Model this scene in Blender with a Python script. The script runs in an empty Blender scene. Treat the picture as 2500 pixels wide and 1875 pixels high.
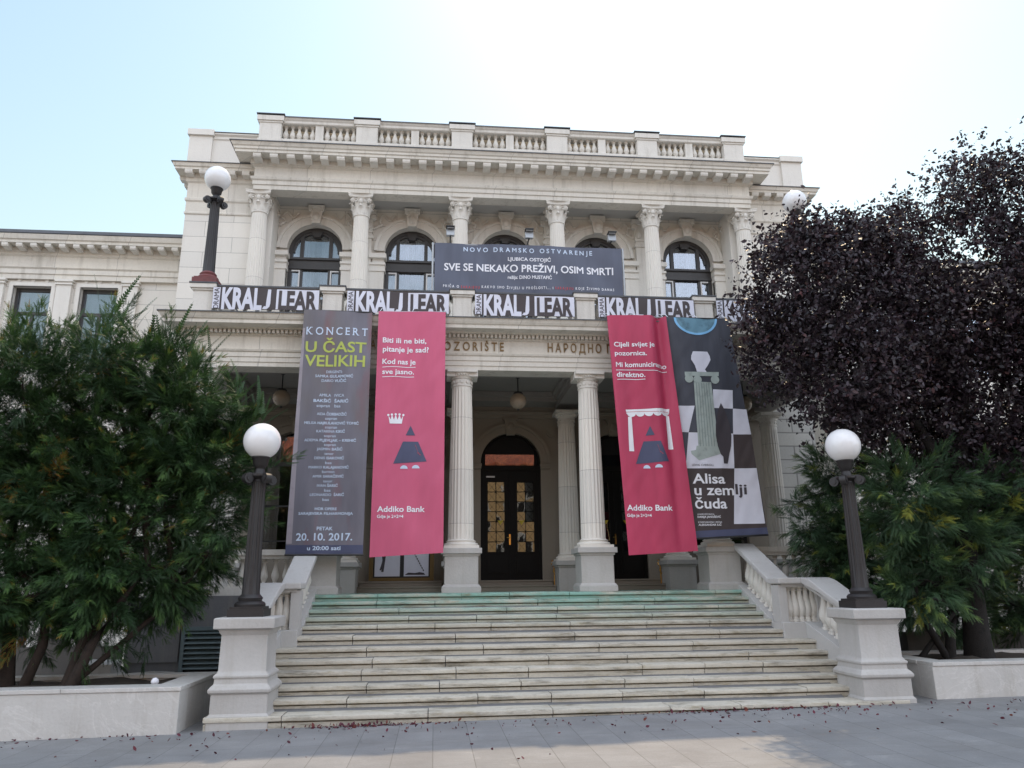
import bpy, bmesh, math, random
import numpy as np
from math import sin, cos, pi, radians, sqrt, atan2
from mathutils import Vector, Matrix, noise as mnoise

random.seed(7); rng = np.random.default_rng(7)
SC = bpy.context.scene
COL = SC.collection
# ------------------------------------------------------------------ camera
cam = bpy.data.cameras.new("camera"); cam.lens = 26.755; cam.sensor_width = 36
cam.clip_start = .05; cam.clip_end = 2000
co = bpy.data.objects.new("camera", cam); COL.objects.link(co)
_R = Vector((.9950998, -.09831129, -.01054904)); _U = Vector((-.01513168, -.25685156, .9663324)); _F = Vector((.09771092, .96143755, .25708055))
m = Matrix((( _R.x, _U.x, -_F.x, -1.76643), (_R.y, _U.y, -_F.y, -14.6787), (_R.z, _U.z, -_F.z, 1.7053), (0, 0, 0, 1)))
co.matrix_world = m
SC.camera = co
# ------------------------------------------------------------------ sky, sun, exposure
SUN_DIR = Vector((.42, 1, 1.54)).normalized()          # towards the sun: behind the building, to the right
elev = math.asin(SUN_DIR.z); azim = atan2(SUN_DIR.x, SUN_DIR.y)
W = bpy.data.worlds.new("World"); SC.world = W; W.use_nodes = True
nt = W.node_tree; bg = nt.nodes["Background"]
sky = nt.nodes.new("ShaderNodeTexSky"); sky.sky_type = 'NISHITA'; sky.sun_disc = False
sky.sun_elevation = elev; sky.sun_rotation = azim
sky.air_density = 2.5; sky.dust_density = .8; sky.ozone_density = 1.0
# unseen cloud added behind the camera to brighten the facade; blue over the theatre
_n = nt.nodes.new; tcw = _n("ShaderNodeTexCoord"); spw = _n("ShaderNodeSeparateXYZ"); nt.links.new(tcw.outputs["Generated"], spw.inputs[0])
mrw = _n("ShaderNodeMapRange"); mrw.interpolation_type = 'SMOOTHSTEP'; nt.links.new(spw.outputs[1], mrw.inputs[0]); mrw.inputs[1].default_value = .5; mrw.inputs[2].default_value = -.3
mzw = _n("ShaderNodeMapRange"); mzw.interpolation_type = 'SMOOTHSTEP'; nt.links.new(spw.outputs[2], mzw.inputs[0]); mzw.inputs[1].default_value = -.02; mzw.inputs[2].default_value = .12
nzw = _n("ShaderNodeTexNoise"); nzw.inputs["Scale"].default_value = 2.2; nzw.inputs["Detail"].default_value = 7; nt.links.new(tcw.outputs["Generated"], nzw.inputs["Vector"])
rpw = _n("ShaderNodeMapRange"); rpw.interpolation_type = 'SMOOTHSTEP'; nt.links.new(nzw.outputs[0], rpw.inputs[0]); rpw.inputs[1].default_value = .36; rpw.inputs[2].default_value = .56
m1w = _n("ShaderNodeMath"); m1w.operation = 'MULTIPLY'; nt.links.new(mrw.outputs[0], m1w.inputs[0]); nt.links.new(rpw.outputs[0], m1w.inputs[1])
m2w = _n("ShaderNodeMath"); m2w.operation = 'MULTIPLY'; nt.links.new(m1w.outputs[0], m2w.inputs[0]); nt.links.new(mzw.outputs[0], m2w.inputs[1])
mxw = _n("ShaderNodeMix"); mxw.data_type = 'RGBA'; nt.links.new(m2w.outputs[0], mxw.inputs[0]); nt.links.new(sky.outputs[0], mxw.inputs[6]); mxw.inputs[7].default_value = (12.0, 13.0, 14.9, 1)
nt.links.new(mxw.outputs[2], bg.inputs[0]); bg.inputs[1].default_value = .12
sl = bpy.data.lights.new("sun", 'SUN'); sl.energy = 2.5; sl.angle = radians(.6); sl.color = (1, .78, .52)
so = bpy.data.objects.new("sun", sl); COL.objects.link(so)
so.rotation_euler = (-SUN_DIR).to_track_quat('-Z', 'Y').to_euler(); so.location = SUN_DIR * 60
SC.view_settings.view_transform = 'Standard'; SC.view_settings.look = 'None'
SC.view_settings.exposure = 0.45; SC.view_settings.gamma = 1.0
SC.cycles.max_bounces = 7; SC.cycles.diffuse_bounces = 4; SC.cycles.transparent_max_bounces = 12
SC.cycles.use_denoising = True

# ------------------------------------------------------------------ materials
def new_mat(name):
    mt = bpy.data.materials.new(name); mt.use_nodes = True
    t = mt.node_tree; b = t.nodes["Principled BSDF"]
    return mt, t, b
def N(t, typ, **kw):
    n = t.nodes.new(typ)
    for k, v in kw.items(): setattr(n, k, v)
    return n
def L(t, a, b): t.links.new(a, b)
def ramp(t, fac, stops):
    r = N(t, "ShaderNodeValToRGB"); L(t, fac, r.inputs[0])
    el = r.color_ramp.elements
    while len(el) > len(stops): el.remove(el[-1])
    while len(el) < len(stops): el.new(.5)
    for e, (p, c) in zip(el, stops):
        e.position = p; e.color = (*c, 1) if len(c) == 3 else c
    return r.outputs[0]
def mixc(t, fac, a, b, mode='MIX'):
    n = N(t, "ShaderNodeMix", data_type='RGBA', blend_type=mode)
    for i, v in ((0, fac), (6, a), (7, b)):
        if isinstance(v, (int, float)): n.inputs[i].default_value = v
        elif isinstance(v, tuple): n.inputs[i].default_value = (*v, 1)
        else: L(t, v, n.inputs[i])
    return n.outputs[2]
def noise(t, vec, scale, detail=5, rough=.6, dist=0):
    n = N(t, "ShaderNodeTexNoise"); n.inputs["Scale"].default_value = scale; n.inputs["Detail"].default_value = detail
    n.inputs["Roughness"].default_value = rough; n.inputs["Distortion"].default_value = dist
    if vec is not None: L(t, vec, n.inputs["Vector"])
    return n.outputs[0]
def worldpos(t): return N(t, "ShaderNodeNewGeometry").outputs["Position"]
def xyz(t, vec):
    s = N(t, "ShaderNodeSeparateXYZ"); L(t, vec, s.inputs[0]); return s.outputs
def math_(t, op, a, b=None):
    n = N(t, "ShaderNodeMath", operation=op)
    for i, v in enumerate((a, b)):
        if v is None: continue
        if isinstance(v, (int, float)): n.inputs[i].default_value = v
        else: L(t, v, n.inputs[i])
    return n.outputs[0]
def comb(t, x, y, z):
    n = N(t, "ShaderNodeCombineXYZ")
    for i, v in enumerate((x, y, z)):
        if isinstance(v, (int, float)): n.inputs[i].default_value = v
        else: L(t, v, n.inputs[i])
    return n.outputs[0]
def scaled(t, vec, s):
    n = N(t, "ShaderNodeVectorMath", operation='MULTIPLY'); L(t, vec, n.inputs[0]); n.inputs[1].default_value = s; return n.outputs[0]
def bump(t, b, h, strength=.3, dist=.01):
    n = N(t, "ShaderNodeBump"); n.inputs["Strength"].default_value = strength; n.inputs["Distance"].default_value = dist
    L(t, h, n.inputs["Height"]); L(t, n.outputs[0], b.inputs["Normal"])
def plain(name, col, rough=.6, metal=0, var=.12, sc=6, spec=.5, bmp=0):
    mt, t, b = new_mat(name)
    p = worldpos(t); n = noise(t, p, sc)
    c = mixc(t, ramp(t, n, [(.3, (1 - var,) * 3), (.7, (1 + var,) * 3)]), (0, 0, 0), (1, 1, 1))
    c = mixc(t, 1.0, c, col, 'MULTIPLY'); L(t, c, b.inputs["Base Color"])
    b.inputs["Roughness"].default_value = rough; b.inputs["Metallic"].default_value = metal; b.inputs["Specular IOR Level"].default_value = spec
    if bmp: bump(t, b, noise(t, p, sc * 6), bmp)
    return mt
def stone(name, col, joints=None, dirt=.25, dirtcol=(.30, .27, .22), rough=.75, streak=.3, off=(0, 0), green=False, fine=.15, vein=False):
    """painted or cut stone: broad mottling, rain streaks, specks, optional masonry joints (width, height, mortar)"""
    mt, t, b = new_mat(name); p = worldpos(t)
    n1 = noise(t, p, .9, 6, .65); n2 = noise(t, scaled(t, p, (5, 5, .45)), 1.0, 5, .7); n3 = noise(t, p, 26, 3, .6)
    c = mixc(t, math_(t, 'MULTIPLY', ramp(t, n1, [(.42, (0, 0, 0)), (.75, (1, 1, 1))]), dirt), col, tuple(x * .72 for x in col))
    c = mixc(t, math_(t, 'MULTIPLY', ramp(t, n2, [(.52, (0, 0, 0)), (.78, (1, 1, 1))]), streak), c, dirtcol)
    c = mixc(t, math_(t, 'MULTIPLY', ramp(t, n3, [(.35, (1, 1, 1)), (.55, (0, 0, 0))]), fine), c, tuple(x * .6 for x in col))
    h = n3
    if joints:
        x, y, z = xyz(t, p)
        v = comb(t, math_(t, 'ADD', math_(t, 'ADD', x, y), off[0]), math_(t, 'ADD', z, off[1]), 0)
        br = N(t, "ShaderNodeTexBrick"); L(t, v, br.inputs["Vector"])
        br.inputs["Scale"].default_value = 1; br.inputs["Brick Width"].default_value = joints[0]; br.inputs["Row Height"].default_value = joints[1]
        br.inputs["Mortar Size"].default_value = joints[2]; br.inputs["Mortar Smooth"].default_value = .2
        br.inputs["Color1"].default_value = (.94, .94, .94, 1); br.inputs["Color2"].default_value = (1.04, 1.03, 1.01, 1); br.inputs["Mortar"].default_value = (1, 1, 1, 1)
        c = mixc(t, 1.0, c, br.outputs["Color"], 'MULTIPLY')
        c = mixc(t, math_(t, 'MULTIPLY', br.outputs["Fac"], .62), c, (.16, .15, .14))
        h = math_(t, 'SUBTRACT', math_(t, 'MULTIPLY', n3, .3), math_(t, 'MULTIPLY', br.outputs["Fac"], 1.5))
    if green:
        x, y, z = xyz(t, p)
        g = math_(t, 'MULTIPLY', ramp(t, z, [(0, (0, 0, 0)), (1, (1, 1, 1))]), 1)
        zz = N(t, "ShaderNodeMapRange"); L(t, z, zz.inputs[0]); zz.inputs[1].default_value = 1.06; zz.inputs[2].default_value = 1.5
        nn = noise(t, scaled(t, p, (.8, 2, 3)), 1.5, 6, .7)
        gm = math_(t, 'MULTIPLY', zz.outputs[0], ramp(t, nn, [(.34, (0, 0, 0)), (.54, (1, 1, 1))]))
        c = mixc(t, math_(t, 'MULTIPLY', gm, .82), c, (.20, .42, .36))
        n5 = noise(t, scaled(t, p, (1.2, 3, 9)), 1.3, 8, .75)
        c = mixc(t, math_(t, 'MULTIPLY', ramp(t, n5, [(.50, (0, 0, 0)), (.68, (1, 1, 1))]), .8), c, (.10, .085, .06))
        n6 = noise(t, scaled(t, p, (1, 1, 3)), 4.3, 5, .7)
        c = mixc(t, math_(t, 'MULTIPLY', ramp(t, n6, [(.54, (0, 0, 0)), (.70, (1, 1, 1))]), .5), c, (.28, .225, .12))
    if vein:
        nv = noise(t, scaled(t, p, (1, 1, 1.6)), 1.1, 6, .6, 1.2)
        c = mixc(t, math_(t, 'MULTIPLY', ramp(t, nv, [(.485, (0, 0, 0)), (.5, (1, 1, 1)), (.515, (0, 0, 0))]), .25), c, (.78, .76, .74))
        nb = noise(t, p, 3.1, 5, .7)
        c = mixc(t, math_(t, 'MULTIPLY', ramp(t, nb, [(.55, (0, 0, 0)), (.75, (1, 1, 1))]), .35), c, (.36, .34, .31))
    L(t, c, b.inputs["Base Color"]); b.inputs["Roughness"].default_value = rough; b.inputs["Specular IOR Level"].default_value = .3
    bump(t, b, h, .35, .012)
    return mt
M = {}
FC = (.735, .705, .65)
M['stone'] = stone("facade_stone", FC, dirt=.18, streak=.15, fine=.06)
M['trim'] = stone("weathered_trim_stone", (.70, .67, .615), dirt=.35, streak=.5, fine=.12)
M['cornice'] = stone("weathered_cornice_stone", (.70, .665, .60), joints=(1.55, 40, .005), dirt=.35, streak=.6, fine=.14)
M['ashlar'] = stone("facade_ashlar", FC, joints=(1.35, .41, .006), off=(.3, .12), dirt=.18, streak=.15, fine=.06)
M['rustic'] = stone("rusticated_wall", (.58, .57, .54), joints=(1.0, .34, .018), off=(.2, .1))
M['column'] = stone("column_stone", (.735, .705, .65), joints=(400, 1.02, .004), off=(0, .2), dirt=.2, streak=.12, fine=.05)
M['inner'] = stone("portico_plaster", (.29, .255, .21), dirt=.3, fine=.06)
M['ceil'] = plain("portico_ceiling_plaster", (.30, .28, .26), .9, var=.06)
M['soffit'] = plain("loggia_soffit", (.46, .45, .43), .9, var=.06, sc=2)
M['ped'] = stone("stair_pedestal_stone", (.47, .455, .435), dirt=.6, streak=.4, fine=.10)
M['rail'] = stone("stair_rail_stone", (.50, .49, .475), dirt=.4, streak=.3, fine=.08)
M['shadestone'] = stone("shade_toned_balustrade_stone", (.17, .16, .15), dirt=.5)  # stone darkened in its colour to stand in for deep shade under the trees
M['step'] = stone("stair_tread_stone", (.53, .495, .42), dirt=.6, streak=.1, green=True, fine=.22)
M['marble'] = stone("planter_marble", (.55, .535, .51), dirt=.5, streak=.5, rough=.5, fine=.06, vein=True)
M['podium'] = stone("basement_render", (.16, .16, .165), dirt=.4)
M['flash'] = plain("lead_flashing", (.085, .09, .10), .55, var=.25)
M['roof'] = plain("sheet_metal_roof", (.10, .11, .13), .5, var=.15)
M['frame'] = plain("dark_window_frame", (.045, .042, .042), .45, var=.2)
M['white'] = plain("white_window_frame", (.72, .72, .72), .5, var=.05)
M['door'] = plain("dark_door_wood", (.007, .006, .0055), .6, var=.3, sc=12, spec=.2)
M['iron'] = plain("dark_lamp_iron", (.020, .0175, .018), .5, var=.25, sc=14, bmp=.15)
M['rust'] = plain("red_lead_lamp_base", (.16, .045, .045), .6, var=.35, sc=9)
M['globe'] = plain("opal_glass_globe", (.78, .78, .79), .07, var=.07, sc=3)
M['oldglobe'] = plain("dusty_globe", (.33, .28, .22), .25, var=.2)
M['brass'] = plain("polished_brass", (.70, .42, .14), .25, 1, var=.15)
M['gilt'] = plain("bronze_letters", (.20, .125, .05), .45, .3, var=.25, sc=20)
M['bark'] = plain("brown_bark", (.03, .02, .015), .9, var=.5, sc=14, bmp=.8)
M['darkbark'] = plain("dark_bark", (.014, .012, .011), .9, var=.5, sc=14, bmp=.8)
M['soil'] = plain("planter_soil", (.05, .038, .028), .95, var=.5, sc=9, bmp=.8)
M['wood'] = plain("pale_wood", (.50, .36, .20), .7, var=.2, sc=10)
M['louvre'] = plain("grey_green_louvre", (.12, .16, .17), .5, var=.15)
M['dark'] = plain("dark_interior", (.012, .012, .013), .9, var=.2)
M['curtain'] = None
M['steel'] = plain("grey_metal", (.35, .36, .37), .4, .6, var=.1)
M['black'] = plain("black_metal", (.02, .02, .022), .45, var=.2)
M['yellow'] = plain("yellow_sticker", (.55, .42, .03), .5, var=.05)
M['wht'] = plain("white_print", (.78, .79, .84), .6, var=.03)
M['paleblue'] = plain("pale_blue_print", (.55, .65, .80), .6, var=.05)
M['green_txt'] = plain("yellow_green_print", (.42, .48, .10), .6, var=.05)
M['redp'] = plain("red_print", (.50, .055, .07), .6, var=.1)
M['navy'] = plain("slate_blue_print", (.065, .075, .14), .6, var=.08)
M['dkp'] = plain("dark_print", (.055, .048, .058), .6, var=.12, sc=3)
M['panelw'] = plain("white_panel_print", (.66, .67, .76), .6, var=.04)
M['brownp'] = plain("dark_brown_print", (.055, .043, .045), .6, var=.15, sc=2)
M['greenp'] = plain("grey_green_print", (.36, .42, .40), .6, var=.25, sc=9)
M['moonp'] = plain("blue_moon_print", (.13, .27, .36), .6, var=.45, sc=6)
M['moone'] = plain("bright_blue_edge_print", (.22, .50, .80), .6, var=.1)

def fold_cloth(name, col, var=.15, streakcol=None, k=.35):
    mt, t, b = new_mat(name); p = worldpos(t)
    n = noise(t, scaled(t, p, (3, 3, .5)), 1.2, 4)
    c = mixc(t, ramp(t, n, [(.3, (0, 0, 0)), (.72, (1, 1, 1))]), tuple(x * (1 - var) for x in col), tuple(min(1, x * (1 + var)) for x in col))
    if streakcol:
        for sc_, cc, lo, hi in streakcol:
            c = mixc(t, math_(t, 'MULTIPLY', ramp(t, noise(t, scaled(t, p, sc_), 1, 3), [(lo, (0, 0, 0)), (hi, (1, 1, 1))]), k * 2), c, cc)
    L(t, c, b.inputs["Base Color"]); b.inputs["Roughness"].default_value = .5; b.inputs["Specular IOR Level"].default_value = .35
    bump(t, b, noise(t, scaled(t, p, (7, 7, 2)), 1.5, 4), .25, .01)
    return mt
M['pink'] = fold_cloth("pink_vinyl", (.56, .11, .20), .06)
M['crimson'] = fold_cloth("crimson_vinyl", (.45, .05, .11), .1)
M['slate'] = fold_cloth("slate_grey_print", (.155, .15, .18), .15, [((1.6, 1, .42), (.25, .075, .08), .55, .72), ((1.1, 1, .35), (.16, .14, .13), .5, .7)])
M['night'] = fold_cloth("night_blue_print", (.065, .07, .09), .25)
M['bluegrey'] = fold_cloth("blue_grey_vinyl", (.10, .112, .155), .14)
M['curtain'] = fold_cloth("grey_curtain", (.42, .43, .44), .3)
M['cream'] = fold_cloth("cream_blind", (.32, .29, .22), .15)

def glass(name, fac, tint, rough=.015):
    mt, t, b = new_mat(name); t.nodes.remove(b)
    out = [n for n in t.nodes if n.type == 'OUTPUT_MATERIAL'][0]
    g = N(t, "ShaderNodeBsdfGlossy"); g.inputs["Roughness"].default_value = rough; g.inputs["Color"].default_value = (.92, .95, 1, 1)
    p = worldpos(t); bn = N(t, "ShaderNodeBump"); bn.inputs["Strength"].default_value = .06; bn.inputs["Distance"].default_value = .02
    L(t, noise(t, p, 2.2, 2), bn.inputs["Height"]); L(t, bn.outputs[0], g.inputs["Normal"])
    tr = N(t, "ShaderNodeBsdfTransparent"); tr.inputs["Color"].default_value = (*tint, 1)
    fr = N(t, "ShaderNodeFresnel"); fr.inputs[0].default_value = 1.5
    mx = N(t, "ShaderNodeMixShader"); L(t, math_(t, 'ADD', math_(t, 'MULTIPLY', fr.outputs[0], .8), fac), mx.inputs[0])
    L(t, tr.outputs[0], mx.inputs[1]); L(t, g.outputs[0], mx.inputs[2]); L(t, mx.outputs[0], out.inputs[0])
    return mt
M['glass'] = glass("window_glass", .16, (.75, .8, .85))
M['doorglass'] = glass("door_glass", .16, (.5, .45, .4), .02)

def leafmat(name, stops, rough=.5, spec=.3, trans=.25):
    mt, t, b = new_mat(name)
    a = N(t, "ShaderNodeAttribute"); a.attribute_name = "tint"
    c = ramp(t, a.outputs["Fac"], stops); L(t, c, b.inputs["Base Color"])
    b.inputs["Roughness"].default_value = rough; b.inputs["Specular IOR Level"].default_value = spec
    tl = N(t, "ShaderNodeBsdfTranslucent"); L(t, c, tl.inputs["Color"])
    mx = N(t, "ShaderNodeMixShader"); mx.inputs[0].default_value = trans
    out = [n for n in t.nodes if n.type == 'OUTPUT_MATERIAL'][0]
    L(t, b.outputs[0], mx.inputs[1]); L(t, tl.outputs[0], mx.inputs[2]); L(t, mx.outputs[0], out.inputs[0])
    return mt
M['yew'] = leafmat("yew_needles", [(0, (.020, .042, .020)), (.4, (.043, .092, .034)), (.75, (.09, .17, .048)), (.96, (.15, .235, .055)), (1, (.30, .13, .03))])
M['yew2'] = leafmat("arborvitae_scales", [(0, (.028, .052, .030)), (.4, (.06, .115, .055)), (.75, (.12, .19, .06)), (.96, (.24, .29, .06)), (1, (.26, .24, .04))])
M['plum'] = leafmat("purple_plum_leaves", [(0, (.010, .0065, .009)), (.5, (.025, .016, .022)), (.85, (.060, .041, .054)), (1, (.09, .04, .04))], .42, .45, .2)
M['litter'] = leafmat("fallen_plum_leaves", [(0, (.05, .012, .02)), (.6, (.11, .02, .035)), (1, (.16, .05, .03))], .6, .3, 0)

def paving():
    mt, t, b = new_mat("stone_paving"); p = worldpos(t); x, y, z = xyz(t, p)
    br = N(t, "ShaderNodeTexBrick"); L(t, comb(t, math_(t, 'ADD', y, 40.15), math_(t, 'ADD', x, 41.18), 0), br.inputs["Vector"])
    br.inputs["Scale"].default_value = 1; br.inputs["Brick Width"].default_value = 1.66; br.inputs["Row Height"].default_value = .415
    br.inputs["Mortar Size"].default_value = .0045; br.inputs["Mortar Smooth"].default_value = .3; br.offset = .37
    br.inputs["Color1"].default_value = (.92, .92, .92, 1); br.inputs["Color2"].default_value = (1.06, 1.06, 1.06, 1); br.inputs["Mortar"].default_value = (1, 1, 1, 1)
    n1 = noise(t, p, 1.3, 6, .65); n2 = noise(t, p, 60, 3)
    c = mixc(t, ramp(t, n1, [(.3, (0, 0, 0)), (.75, (1, 1, 1))]), (.205, .207, .213), (.285, .285, .288))
    c = mixc(t, 1.0, c, br.outputs["Color"], 'MULTIPLY')
    c = mixc(t, math_(t, 'MULTIPLY', ramp(t, n2, [(.35, (1, 1, 1)), (.6, (0, 0, 0))]), .25), c, (.12, .12, .12))
    n4 = noise(t, p, 2.6, 3, .5, 1.5)
    c = mixc(t, math_(t, 'MULTIPLY', ramp(t, n4, [(.66, (0, 0, 0)), (.72, (1, 1, 1))]), .18), c, (.45, .44, .42))
    vo = N(t, "ShaderNodeTexVoronoi"); vo.inputs["Scale"].default_value = 2.3; L(t, p, vo.inputs["Vector"])
    c = mixc(t, math_(t, 'MULTIPLY', ramp(t, vo.outputs["Distance"], [(.035, (1, 1, 1)), (.06, (0, 0, 0))]), .4), c, (.09, .085, .08))
    n7 = noise(t, scaled(t, p, (.6, 1.4, 1)), 1.1, 7, .75, .6)
    c = mixc(t, math_(t, 'MULTIPLY', ramp(t, n7, [(.46, (0, 0, 0)), (.70, (1, 1, 1))]), .6), c, (.16, .155, .15))
    c = mixc(t, math_(t, 'MULTIPLY', br.outputs["Fac"], .6), c, (.07, .068, .065))
    L(t, c, b.inputs["Base Color"]); b.inputs["Roughness"].default_value = .62; b.inputs["Specular IOR Level"].default_value = .35
    bump(t, b, math_(t, 'SUBTRACT', math_(t, 'MULTIPLY', n2, .25), br.outputs["Fac"]), .35, .006)
    return mt
M['paving'] = paving()
M['earth'] = plain("dim_garden_ground", (.11, .095, .075), .95, var=.4, sc=2)
def tilemat():
    mt, t, b = new_mat("red_roof_tiles"); p = worldpos(t); x, y, z = xyz(t, p)
    br = N(t, "ShaderNodeTexBrick"); L(t, comb(t, x, math_(t, 'MULTIPLY', y, 1.2), 0), br.inputs["Vector"]); br.inputs["Scale"].default_value = 1
    br.inputs["Brick Width"].default_value = .25; br.inputs["Row Height"].default_value = .35; br.inputs["Mortar Size"].default_value = .03
    br.inputs["Color1"].default_value = (.35, .09, .05, 1); br.inputs["Color2"].default_value = (.5, .16, .08, 1); br.inputs["Mortar"].default_value = (.12, .04, .03, 1)
    L(t, br.outputs["Color"], b.inputs["Base Color"]); b.inputs["Roughness"].default_value = .8
    return mt
M['tiles'] = tilemat()
M['ochre'] = stone("ochre_plaster", (.62, .42, .22), dirt=.3)

# ------------------------------------------------------------------ mesh building
class MB:
    def __init__(s): s.v = []; s.f = []
    def add(s, v, f):
        o = len(s.v); s.v += [tuple(p) for p in v]; s.f += [tuple(i + o for i in q) for q in f]; return s
    def box(s, x0, x1, y0, y1, z0, z1):
        return s.add([(x0, y0, z0), (x1, y0, z0), (x1, y1, z0), (x0, y1, z0), (x0, y0, z1), (x1, y0, z1), (x1, y1, z1), (x0, y1, z1)],
                     [(0, 3, 2, 1), (4, 5, 6, 7), (0, 1, 5, 4), (1, 2, 6, 5), (2, 3, 7, 6), (3, 0, 4, 7)])
    def prism(s, poly, axis, a, b):
        """polygon extruded along an axis: 'y' polygon in (x,z), 'x' polygon in (y,z), 'z' polygon in (x,y)"""
        n = len(poly)
        P = {'y': lambda p, t: (p[0], t, p[1]), 'x': lambda p, t: (t, p[0], p[1]), 'z': lambda p, t: (p[0], p[1], t)}[axis]
        v = [P(p, a) for p in poly] + [P(p, b) for p in poly]
        return s.add(v, [tuple(range(n))[::-1], tuple(range(n, 2 * n))] + [(i, (i + 1) % n, n + (i + 1) % n, n + i) for i in range(n)])
    def lathe(s, prof, c=(0, 0, 0), seg=24, flute=None, cap=True, sx=1, sy=1):
        """prof [(r,z)]; flute = (count, depth, zlow, zhigh)"""
        n = seg; v = []
        for r, z in prof:
            for i in range(n):
                a = 2 * pi * i / n; rr = r
                if flute and flute[2] <= z <= flute[3]:
                    ph = (i * flute[0] / n) % 1
                    rr = r - flute[1] * max(0, sin(pi * min(1, max(0, (ph - .12) / .76)))) ** .6
                v.append((c[0] + rr * cos(a) * sx, c[1] + rr * sin(a) * sy, c[2] + z))
        f = [(k * n + i, k * n + (i + 1) % n, (k + 1) * n + (i + 1) % n, (k + 1) * n + i) for k in range(len(prof) - 1) for i in range(n)]
        if cap: f += [tuple(range(n))[::-1], tuple(range((len(prof) - 1) * n, len(prof) * n))]
        return s.add(v, f)
    def sweep(s, path, prof, closed=False):
        """profile [(outward,z)] along a plan path [(x,y)], outward = right of travel; mitred corners, ends capped"""
        n = len(path); k = len(prof); v = []
        for i, (x, y) in enumerate(path):
            d = []
            if i > 0 or closed:
                a = path[i - 1]; d.append(Vector((x - a[0], y - a[1])).normalized())
            if i < n - 1 or closed:
                b = path[(i + 1) % n]; d.append(Vector((b[0] - x, b[1] - y)).normalized())
            ns = [Vector((q.y, -q.x)) for q in d]
            if len(ns) == 2:
                mm = (ns[0] + ns[1]); mm = mm / max(.2, mm.dot(ns[0]))
            else: mm = ns[0]
            for o, z in prof: v.append((x + mm.x * o, y + mm.y * o, z))
        f = []
        for i in range(n if closed else n - 1):
            a = i * k; b = ((i + 1) % n) * k
            for j in range(k): f.append((a + j, b + j, b + (j + 1) % k, a + (j + 1) % k))
        if not closed: f += [tuple(range(k)), tuple(range((n - 1) * k, n * k))[::-1]]
        return s.add(v, f)
    def tube(s, pts, rad, seg=8):
        pts = [Vector(p) for p in pts]; n = len(pts); v = []
        for i, p in enumerate(pts):
            t = (pts[min(i + 1, n - 1)] - pts[max(i - 1, 0)]).normalized()
            u = t.cross(Vector((0, 0, 1)) if abs(t.z) < .9 else Vector((1, 0, 0))).normalized(); w = t.cross(u)
            r = rad[i] if isinstance(rad, (list, tuple)) else rad
            v += [tuple(p + (u * cos(2 * pi * j / seg) + w * sin(2 * pi * j / seg)) * r) for j in range(seg)]
        f = [(i * seg + j, i * seg + (j + 1) % seg, (i + 1) * seg + (j + 1) % seg, (i + 1) * seg + j) for i in range(n - 1) for j in range(seg)]
        f += [tuple(range(seg))[::-1], tuple(range((n - 1) * seg, n * seg))]
        return s.add(v, f)
    def disc(s, c, r, axis, th, seg=16):
        """short cylinder centred at c, axis a vector"""
        a = Vector(axis).normalized(); return s.tube([Vector(c) - a * th / 2, Vector(c) + a * th / 2], r, seg)
    def blob(s, c, r, sx=1, sy=1, sz=1, seg=8):
        return s.lathe([(r * sin(pi * k / 5), -r * cos(pi * k / 5) * sz) for k in range(1, 5)], c, seg, sx=sx, sy=sy)

def tag(o, label=None, cat=None, group=None, kind=None):
    for k, v in (('label', label), ('category', cat), ('group', group), ('kind', kind)):
        if v: o[k] = v
    return o
def thing(name, loc, label, cat, group=None):
    o = bpy.data.objects.new(name, None); COL.objects.link(o); o.location = loc; o.empty_display_size = .2
    return tag(o, label, cat, group)
def wl(o):
    p = Vector((0, 0, 0))
    while o is not None: p = p + o.location; o = o.parent
    return p
def meshof(name, mb, mat, smooth=None):
    me = bpy.data.meshes.new(name); me.from_pydata(mb.v, [], mb.f); me.validate(); 
    bm = bmesh.new(); bm.from_mesh(me); bmesh.ops.recalc_face_normals(bm, faces=bm.faces); bm.to_mesh(me); bm.free()
    me.materials.append(M[mat] if isinstance(mat, str) else mat)
    if smooth:
        me.polygons.foreach_set("use_smooth", [True] * len(me.polygons)); me.set_sharp_from_angle(angle=radians(smooth))
    return me
def obj(name, mb, mat, parent=None, at=None, smooth=None, bevel=0):
    """at=None: the mesh is written in world coordinates; else local coordinates placed at the world point `at`"""
    me = mb if isinstance(mb, bpy.types.Mesh) else meshof(name, mb, mat, smooth)
    o = bpy.data.objects.new(name, me); COL.objects.link(o)
    base = wl(parent) if parent else Vector((0, 0, 0))
    if parent: o.parent = parent
    o.location = (Vector(at) if at is not None else Vector((0, 0, 0))) - base
    if bevel:
        b = o.modifiers.new("edge_bevel", 'BEVEL'); b.width = bevel; b.segments = 2; b.limit_method = 'ANGLE'; b.angle_limit = radians(40)
    return o
def rep(src, parent, at, scale=None, rotz=0):
    """another copy of a part (and of its sub-parts) under `parent`, its origin at world point `at`"""
    o = src.copy(); COL.objects.link(o); o.parent = parent; o.location = Vector(at) - wl(parent)
    if scale: o.scale = scale
    if rotz: o.rotation_euler[2] = rotz
    for ch in src.children:
        c = ch.copy(); COL.objects.link(c); c.parent = o
    return o
def copytree(root, loc, label=None):
    r = root.copy(); COL.objects.link(r); r.location = loc
    if label: r['label'] = label
    for ch in list(root.children):
        c = ch.copy(); COL.objects.link(c); c.parent = r
        for g in ch.children:
            d = g.copy(); COL.objects.link(d); d.parent = c
    return r

# ================================================================== GROUND
def gz(x): return .011 * (x + 4.6) if x < 9 else .011 * 13.6
g = MB()
xs = [-400, -60, -20, -8, 0, 9, 25, 60, 400]
for i in range(len(xs) - 1):
    z0, z1 = gz(max(xs[i], -20)), gz(max(xs[i + 1], -20))
    g.add([(xs[i], -400, z0), (xs[i + 1], -400, z1), (xs[i + 1], 600, z1), (xs[i], 600, z0)], [(0, 1, 2, 3)])
tag(obj("pavement", g, 'paving'), kind='structure')

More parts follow.
